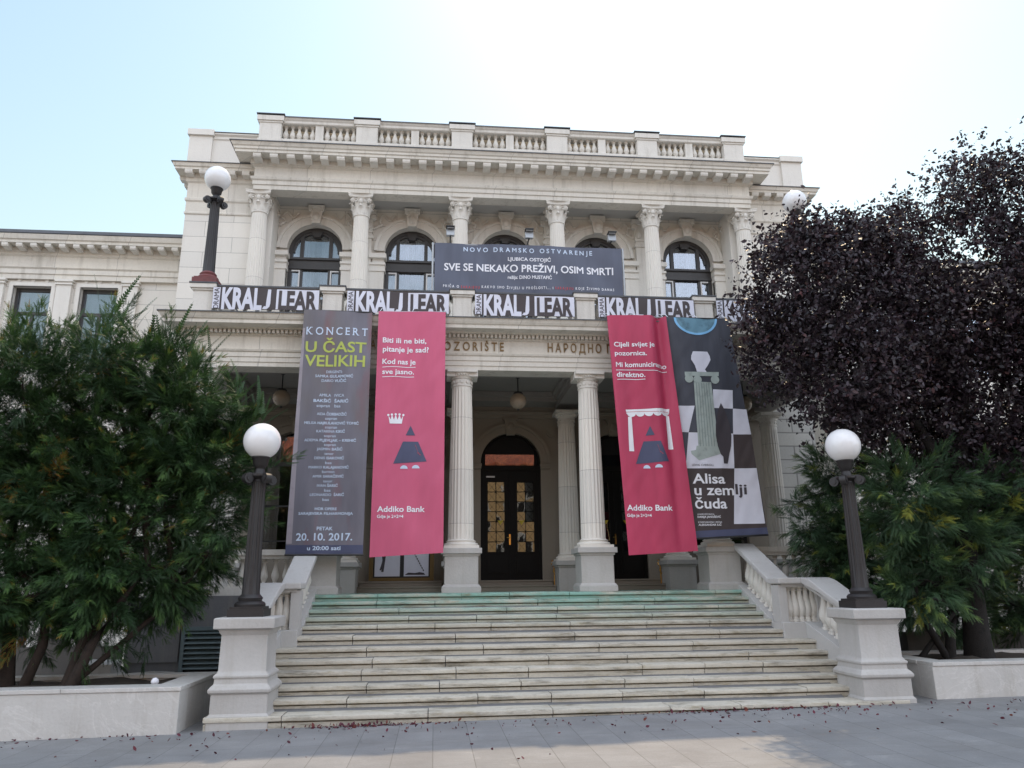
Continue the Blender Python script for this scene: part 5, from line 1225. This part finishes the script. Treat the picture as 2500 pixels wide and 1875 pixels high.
def leaves(P, D, size, tint, mat, name):
    n = len(P); ax = D * .7 + rng.normal(size=(n, 3)) * .7 + np.array([0, 0, -.35]); a, b, c = frames(ax, rng.random(n) * 6.28)
    tv = np.array([(0, 0, 0), (.35, .26, .06), (.75, .22, .04), (1.05, 0, -.06), (.75, -.22, .04), (.35, -.26, .06), (.5, 0, -.03)])
    tf = np.array([(0, 6, 2, 1), (6, 3, 2, 2), (0, 5, 4, 6), (6, 4, 3, 3)])
    tf = np.array([(0, 6, 2, 1), (0, 5, 4, 6), (6, 4, 3, 2)])
    X = P[:, None, :] + size[:, None, None] * (tv[None, :, 0:1] * a[:, None, :] + tv[None, :, 1:2] * b[:, None, :] + tv[None, :, 2:3] * c[:, None, :])
    F = (tf[None] + (np.arange(n) * len(tv))[:, None, None]).reshape(-1, 4)
    return fast_mesh(name, X.reshape(-1, 3), F, np.clip(np.repeat(tint, len(tf)), 0, 1), mat)
def limbs(mb, base, targets, r0, wob=.25, seg=9):
    for (tx, ty, tz, rr) in targets:
        p0 = Vector(base); p3 = Vector((tx, ty, tz)); n = 7; pts = []; rad = []
        ph = random.uniform(0, 6)
        for i in range(n + 1):
            u = i / n; p = p0.lerp(p3, u); p += Vector((sin(u * 4 + ph), cos(u * 3.3 + ph), 0)) * wob * u * (1 - u) * 1.6; p.z += .25 * (p3 - p0).length * u * (1 - u) * .5
            pts.append(p); rad.append(max(.008, rr * (1 - .8 * u)))
        mb.tube(pts, rad, seg)
def tree(name, label, cat, group, base, trunk_pts, trunk_r, lobes, bark, make, nbranch=10):
    T = thing(name, base, label, cat, group)
    tm = MB()
    for pts, rad in zip(trunk_pts, trunk_r): tm.tube(pts, rad, 10)
    top = Vector(trunk_pts[0][-1])
    for l in random.sample(lobes, min(nbranch, len(lobes))):
        src = random.choice(trunk_pts)[-1 if random.random() < .5 else -2]
        limbs(tm, src, [(l[0], l[1], l[2], .05)], .05)
    obj("trunk", tm, bark, T, smooth=60)
    cr = make(lobes); o = bpy.data.objects.new("crown", cr); COL.objects.link(o); o.parent = T; o.location = -Vector(base)
    return T
def yew_crown(mat, dens, smin=.09, smax=.185, shoots=0, up=.35, per=56):
    """clumps of short sprays fanning out from a shoot, brighter at the tips; a few long bare shoots on top"""
    def f(lobes):
        nc = int(dens * sum(l[3] ** 2 for l in lobes)); P, D, idx = rand_in(lobes, nc, .30)
        A = D * np.array([1, 1, .7]) + np.array([0, -.15, up]) * np.clip((P[:, 2:3] - 2.0) / 1.5, -1.0, 1) + rng.normal(size=(nc, 3)) * .3; A /= np.linalg.norm(A, axis=1)[:, None]
        Lc = rng.uniform(.28, .58, nc); ct = rng.random(nc)
        n = nc * per; k = np.repeat(np.arange(nc), per); t = rng.random(n)
        rad = rng.normal(size=(n, 3)); rad -= (rad * A[k]).sum(1)[:, None] * A[k]; rad /= np.linalg.norm(rad, axis=1)[:, None]
        PP = P[k] + A[k] * (t * Lc[k])[:, None] + rad * ((1 - t) ** .8 * .13 * rng.random(n))[:, None]
        DD = A[k] * (.8 + .4 * t)[:, None] + rad * (.62 - .35 * t)[:, None]
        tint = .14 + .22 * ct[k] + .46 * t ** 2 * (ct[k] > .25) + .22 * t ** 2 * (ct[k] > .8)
        org = ct < .012; tint[org[k]] = .99
        me = sprays(PP, DD, rng.uniform(smin, smax, n) * (1.1 - .45 * t), np.clip(tint, 0, .99), mat, "crown", nleaf=9, leafw=.022, leafl=.20, jit=.16)
        return me
    return f
def shoots(T, pts, mat, n, size=(.35, .65)):
    L_ = np.array(pts); P = L_[rng.integers(0, len(L_), n)] + rng.normal(size=(n, 3)) * np.array([.16, .14, .12])
    D = np.stack([rng.normal(size=n) * .35, rng.normal(size=n) * .3, np.ones(n)], 1)
    me = sprays(P, D, rng.uniform(size[0], size[1], n), np.full(n, .35), mat, "top_shoots", nleaf=14, leafw=.02, leafl=.13, droop=.0, jit=.12)
    o = bpy.data.objects.new("top_shoots", me); COL.objects.link(o); o.parent = T; o.location = -T.location
# depth-staggered lobes
def stag(l, y0, amp): return [(x, y0 + amp * (((i * 7) % 5) / 2.0 - 1), z, r) for i, (x, y, z, r) in enumerate(l)]
YL = [(-7.64, -3, 4.6, .86), (-6.667, -3, 4.95, .6), (-5.95, -3, 4.75, .62), (-7.751, -3, 3.866, 1.25), (-6.514, -3, 3.876, 1.2), (-5.55, -3, 4.0, .72), (-5.0, -3, 4.2, .36), (-4.62, -3, 4.38, .2), (-7.305, -3, 2.6, 1.05), (-6.056, -3, 2.85, 1.1), (-5.2, -3, 2.9, .68), (-5.05, -3, 3.5, .5), (-5.45, -3, 2.25, .5), (-6.5, -3, 2.15, .62), (-7.464, -3, 2.1, .6), (-4.75, -3, 3.45, .22), (-4.35, -3, 3.45, .16), (-4.95, -3, 2.35, .3), (-5.6, -2.9, 1.75, .42), (-6.9, -3, 1.75, .5), (-6.2, -2.6, 1.8, .4), (-7.7, -3, 1.6, .55), (-5.3, -3, 3.5, .5), (-6.9, -2.4, 3.2, 1.0), (-6.2, -3.6, 1.75, .5), (-6.9, -3.7, 1.65, .5), (-7.5, -3.6, 1.6, .5), (-5.6, -3.3, 1.9, .4), (-6.6, -2.6, 1.35, .4), (-7.2, -3.7, 1.35, .45), (-6.4, -3.75, 1.4, .42), (-7.9, -3.6, 1.4, .5), (-5.8, -3.3, 1.55, .4), (-5.2, -3, 2.1, .4), (-4.85, -3, 2.75, .4), (-5.1, -2.8, 3.9, .45), (-5.5, -2.9, 4.5, .42), (-6.3, -3, 4.9, .45), (-4.8, -3, 3.9, .32)]
A1 = [l for l in YL if l[0] > -6.9]; A2 = [l for l in YL if l[0] <= -6.9] + [(-8.7, -3, 4.0, 1.1), (-8.6, -3, 3.0, 1.1), (-8.1, -3, 4.9, .4), (-8.6, -3, 1.8, .7)]
A1 = stag(A1, -3.0, .45); A2 = stag(A2, -3.2, .4)
A1 += [(-6.38, -3.0, 5.55, .28), (-6.0, -2.9, 5.35, .22), (-5.55, -3.0, 4.85, .25), (-6.75, -3.1, 5.65, .22)]
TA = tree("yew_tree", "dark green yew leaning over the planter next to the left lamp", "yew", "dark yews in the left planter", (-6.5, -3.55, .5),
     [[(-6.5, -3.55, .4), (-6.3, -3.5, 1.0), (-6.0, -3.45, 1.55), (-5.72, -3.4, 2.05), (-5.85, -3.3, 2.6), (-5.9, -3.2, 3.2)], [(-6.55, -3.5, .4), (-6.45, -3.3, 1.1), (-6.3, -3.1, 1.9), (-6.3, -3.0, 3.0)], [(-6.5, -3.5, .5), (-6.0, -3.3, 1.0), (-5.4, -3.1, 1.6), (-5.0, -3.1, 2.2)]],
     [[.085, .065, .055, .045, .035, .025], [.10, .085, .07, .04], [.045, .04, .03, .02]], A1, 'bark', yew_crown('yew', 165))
shoots(TA, [(-6.38, -3, 5.6), (-6.0, -2.9, 5.3), (-5.7, -3, 5.1), (-5.45, -3, 4.8), (-5.25, -3, 4.55), (-6.7, -3.1, 5.6), (-4.75, -3, 4.5), (-4.5, -3, 4.2), (-5.0, -3, 4.45)], 'yew', 90)
TB = tree("yew_tree", "dark green yew with several stems at the left edge of the photo", "yew", "dark yews in the left planter", (-7.4, -3.25, .5),
     [[(-7.4, -3.25, .4), (-7.5, -3.2, 1.2), (-7.7, -3.1, 2.2), (-7.8, -3.0, 3.4)], [(-7.2, -3.3, .4), (-7.0, -3.3, 1.0), (-7.05, -3.2, 1.7), (-7.2, -3.1, 2.6)], [(-8.3, -3.2, .4), (-8.3, -3.2, 1.6), (-8.5, -3.2, 3.0)]],
     [[.10, .08, .06, .04], [.075, .06, .05, .03], [.08, .07, .04]], A2, 'bark', yew_crown('yew', 150))
shoots(TB, [(-7.2, -3, 5.1), (-7.6, -3.1, 5.3), (-8.1, -3, 5.2), (-8.5, -3.2, 4.9)], 'yew', 50)
YR = [(4.786, 0, 3.45, .42), (4.441, 0, 2.60, .36), (4.35, 0, 3.0, .25), (5.281, 0, 2.9, .85), (6.129, 0, 3.0, .95), (5.562, 0, 2.1, .82), (6.9, 0, 2.4, 1.0), (7.784, 0, 2.9, .86), (4.85, 0, 2.05, .55), (6.2, 0, 1.75, .6), (7.1, 0, 1.9, .7), (8.0, 0, 2.0, .85), (4.45, 0, 2.15, .28), (8.6, 0, 3.2, .8), (5.0, 0, 1.5, .5), (5.9, 0, 1.5, .5), (7.8, 0, 1.5, .6), (8.8, 0, 2.0, .8), (6.6, 0, 1.25, .45), (7.4, 0, 1.2, .5), (8.3, 0, 1.2, .55), (9.2, 0, 1.5, .7), (9.4, 0, 2.8, .8)]
def back(l, y1, y0=-2.4):
    k = (14.68 + y1) / (14.68 + y0); return [(-1.77 + (x + 1.77) * k, y1, 1.705 + (z - 1.705) * k, r * k * .9) for x, y, z, r in l]
R1 = stag(back([l for l in YR if l[0] < 5.8], -1.05), -1.05, .25); R2 = stag(back([l for l in YR if l[0] >= 5.8 and not (l[0] > 6.4 and l[2] < 2.1)], -3.0), -3.0, .25) + stag(back([l for l in YR if l[0] >= 5.8], -1.6), -1.6, .3)
tree("arborvitae_tree", "bluish green arborvitae with loose sprays just behind the right lamp", "conifer", "green conifers under the purple tree", (6.0, -1.05, .1),
     [[(6.0, -1.05, .0), (6.0, -1.05, 1.2), (5.9, -1.05, 2.4), (5.8, -1.05, 3.4)]], [[.10, .08, .06, .03]], R1, 'darkbark', yew_crown('yew2', 150, .11, .22, up=.05))
tree("arborvitae_tree", "yellow green arborvitae with drooping sprays around the purple tree trunk", "conifer", "green conifers under the purple tree", (6.3, -2.9, .5),
     [[(6.2, -2.9, .4), (6.3, -2.9, 1.0), (6.7, -2.8, 1.5), (7.1, -2.7, 2.1)], [(6.2, -2.9, .5), (5.9, -2.9, 1.1), (5.8, -2.9, 1.7)], [(5.7, -2.8, .45), (6.0, -2.85, .8), (6.5, -2.85, 1.3), (6.9, -2.8, 1.9)]], [[.09, .07, .05, .03], [.06, .05, .03], [.05, .04, .04, .03]], R2, 'darkbark', yew_crown('yew2', 100, .11, .23, up=-.15))
PL = [(4.41, 0, 6.93, .88), (3.95, 0, 6.25, .50), (4.9, 0, 7.6, .60), (5.694, 0, 6.834, 1.25), (4.4, 0, 5.55, .85), (5.063, 0, 5.268, 1.2), (6.558, 0, 6.152, 1.42), (7.1, 0, 8.05, 1.0), (8.105, 0, 8.85, .85), (8.903, 0, 9.1, .8), (9.439, 0, 8.45, 1.35), (8.415, 0, 7.097, 1.48), (6.705, 0, 4.877, 1.35), (5.354, 0, 4.5, .62), (8.005, 0, 4.896, 1.45), (9.427, 0, 6.222, 1.67), (7.5, 0, 3.7, .8), (8.4, 0, 3.6, .95), (9.8, 0, 4.6, 1.5), (10.6, 0, 7.6, 1.5), (6.0, 0, 7.35, .6), (6.35, 0, 7.6, .5), (9.3, 0, 3.3, .8), (5.0, 0, 7.95, .42), (5.45, 0, 7.75, .5), (4.62, 0, 7.7, .36), (5.9, 0, 7.6, .5), (4.2, 0, 6.9, .5), (3.7, 0, 6.0, .35)]
PLs = stag(PL, -2.5, .55) + [(4.86, -2.6, 7.98, .36), (5.25, -2.6, 7.95, .42), (4.52, -2.6, 7.7, .36), (4.2, -2.6, 7.35, .34), (5.7, -2.6, 7.9, .4)]
def plum_crown(lobes):
    L_ = lobes; ntw = 25000
    P, D, idx = rand_in(L_, ntw, .40)
    per = 7; n = ntw * per
    t0 = np.repeat(rng.beta(2.2, 2.6, ntw), per)
    T_ = D * .6 + rng.normal(size=(ntw, 3)) * .6 + np.array([0, -.1, .15]); T_ /= np.linalg.norm(T_, axis=1)[:, None]
    u = np.tile(np.linspace(0, 1, per), ntw); ln = np.repeat(rng.uniform(.14, .34, ntw), per)
    PP = np.repeat(P, per, 0) + np.repeat(T_, per, 0) * (u * ln)[:, None] + rng.normal(size=(n, 3)) * .022
    DD = np.repeat(T_, per, 0) * .5 + rng.normal(size=(n, 3)) * .55
    gap = np.array([mnoise.noise(Vector(tuple(q * 1.25))) + .5 * mnoise.noise(Vector(tuple(q * 3.1))) for q in P])
    lim = np.clip(.70 - .14 * (P[:, 2] - 4.5), .16, .8) + rng.normal(size=ntw) * .08
    kt = np.repeat((gap > lim) | ((P[:, 2] > 6.8) & (rng.random(ntw) < .18)), per); keep = ~kt; PP, DD, t0 = PP[keep], DD[keep], t0[keep]; n = len(PP)
    return leaves(PP, DD, rng.uniform(.045, .105, n), np.clip(t0 + rng.normal(size=n) * .12, 0, .99), 'plum', "crown")
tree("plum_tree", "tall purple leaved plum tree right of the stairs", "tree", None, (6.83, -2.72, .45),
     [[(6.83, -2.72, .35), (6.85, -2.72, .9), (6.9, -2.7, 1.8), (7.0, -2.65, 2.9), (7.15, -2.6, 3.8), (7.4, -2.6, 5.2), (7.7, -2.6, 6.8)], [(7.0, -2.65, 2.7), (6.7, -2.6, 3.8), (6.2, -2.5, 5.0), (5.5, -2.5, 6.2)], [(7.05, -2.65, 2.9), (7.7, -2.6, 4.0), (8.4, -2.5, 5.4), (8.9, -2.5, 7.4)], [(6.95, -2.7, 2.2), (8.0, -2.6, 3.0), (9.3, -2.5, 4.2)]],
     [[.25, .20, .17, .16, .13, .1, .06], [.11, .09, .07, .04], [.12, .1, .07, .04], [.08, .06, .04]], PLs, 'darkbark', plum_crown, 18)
# ------------------------------------------------------------------ fallen leaves
n = 620
xx = rng.uniform(-8, 9, n); yy = -4.15 - rng.exponential(.55, n)
cl = rng.random(n) < .45; xx[cl] = np.where(rng.random(cl.sum()) < .6, rng.normal(-2.55, .45, cl.sum()), rng.normal(2.6, .9, cl.sum())); yy[cl] = -4.14 - np.abs(rng.normal(0, .045, cl.sum()))
lim = np.where(xx < -4.75, -4.24, np.where(xx > 5.0, -3.9, -4.14)); yy = np.minimum(yy, lim)
P = np.stack([xx, yy, .011 * (np.minimum(xx, 9) + 4.6) + .012], 1)
me = leaves(P, np.stack([rng.normal(size=n), rng.normal(size=n), np.full(n, .5)], 1), rng.uniform(.03, .065, n), rng.random(n), 'litter', "fallen_leaves")
o = bpy.data.objects.new("fallen_leaves", me); COL.objects.link(o); tag(o, "dark red leaves scattered on the pavement", "leaves", kind='stuff')

# ================================================================== STREET HOUSE behind the camera (seen in the door glass)
H = thing("street_house", (0, -36, 0), "sunlit ochre house with red tiled roof mirrored in the door glass", "house")
w = MB().box(-24, 26, -44, -34, 0, 10.2); obj("wall", w, 'ochre', H)
rf = MB().prism([(-33.4, 10.2), (-33.4, 10.35), (-39, 15.2), (-44.6, 10.35), (-44.6, 10.2)], 'x', -24.5, 26.5); obj("roof", rf, 'tiles', H)
win = None
for j in range(3):
    for i in range(12):
        x = -20 + i * 3.8; z = 1.2 + j * 3.1
        f = MB()
        for b in ((-.6, -.52, 0, 1.9), (.52, .6, 0, 1.9), (-.52, .52, 1.82, 1.9), (-.52, .52, 0, .08), (-.04, .04, .08, 1.82)): f.box(b[0], b[1], -.0, .06, b[2], b[3])
        if win is None:
            win = obj("window", f, 'white', H, at=(x, -33.98, z)); obj("pane", MB().box(-.55, .55, -.01, .02, .05, 1.85), 'dark', win, at=(x, -33.98, z))
        else: rep(win, H, (x, -33.98, z))
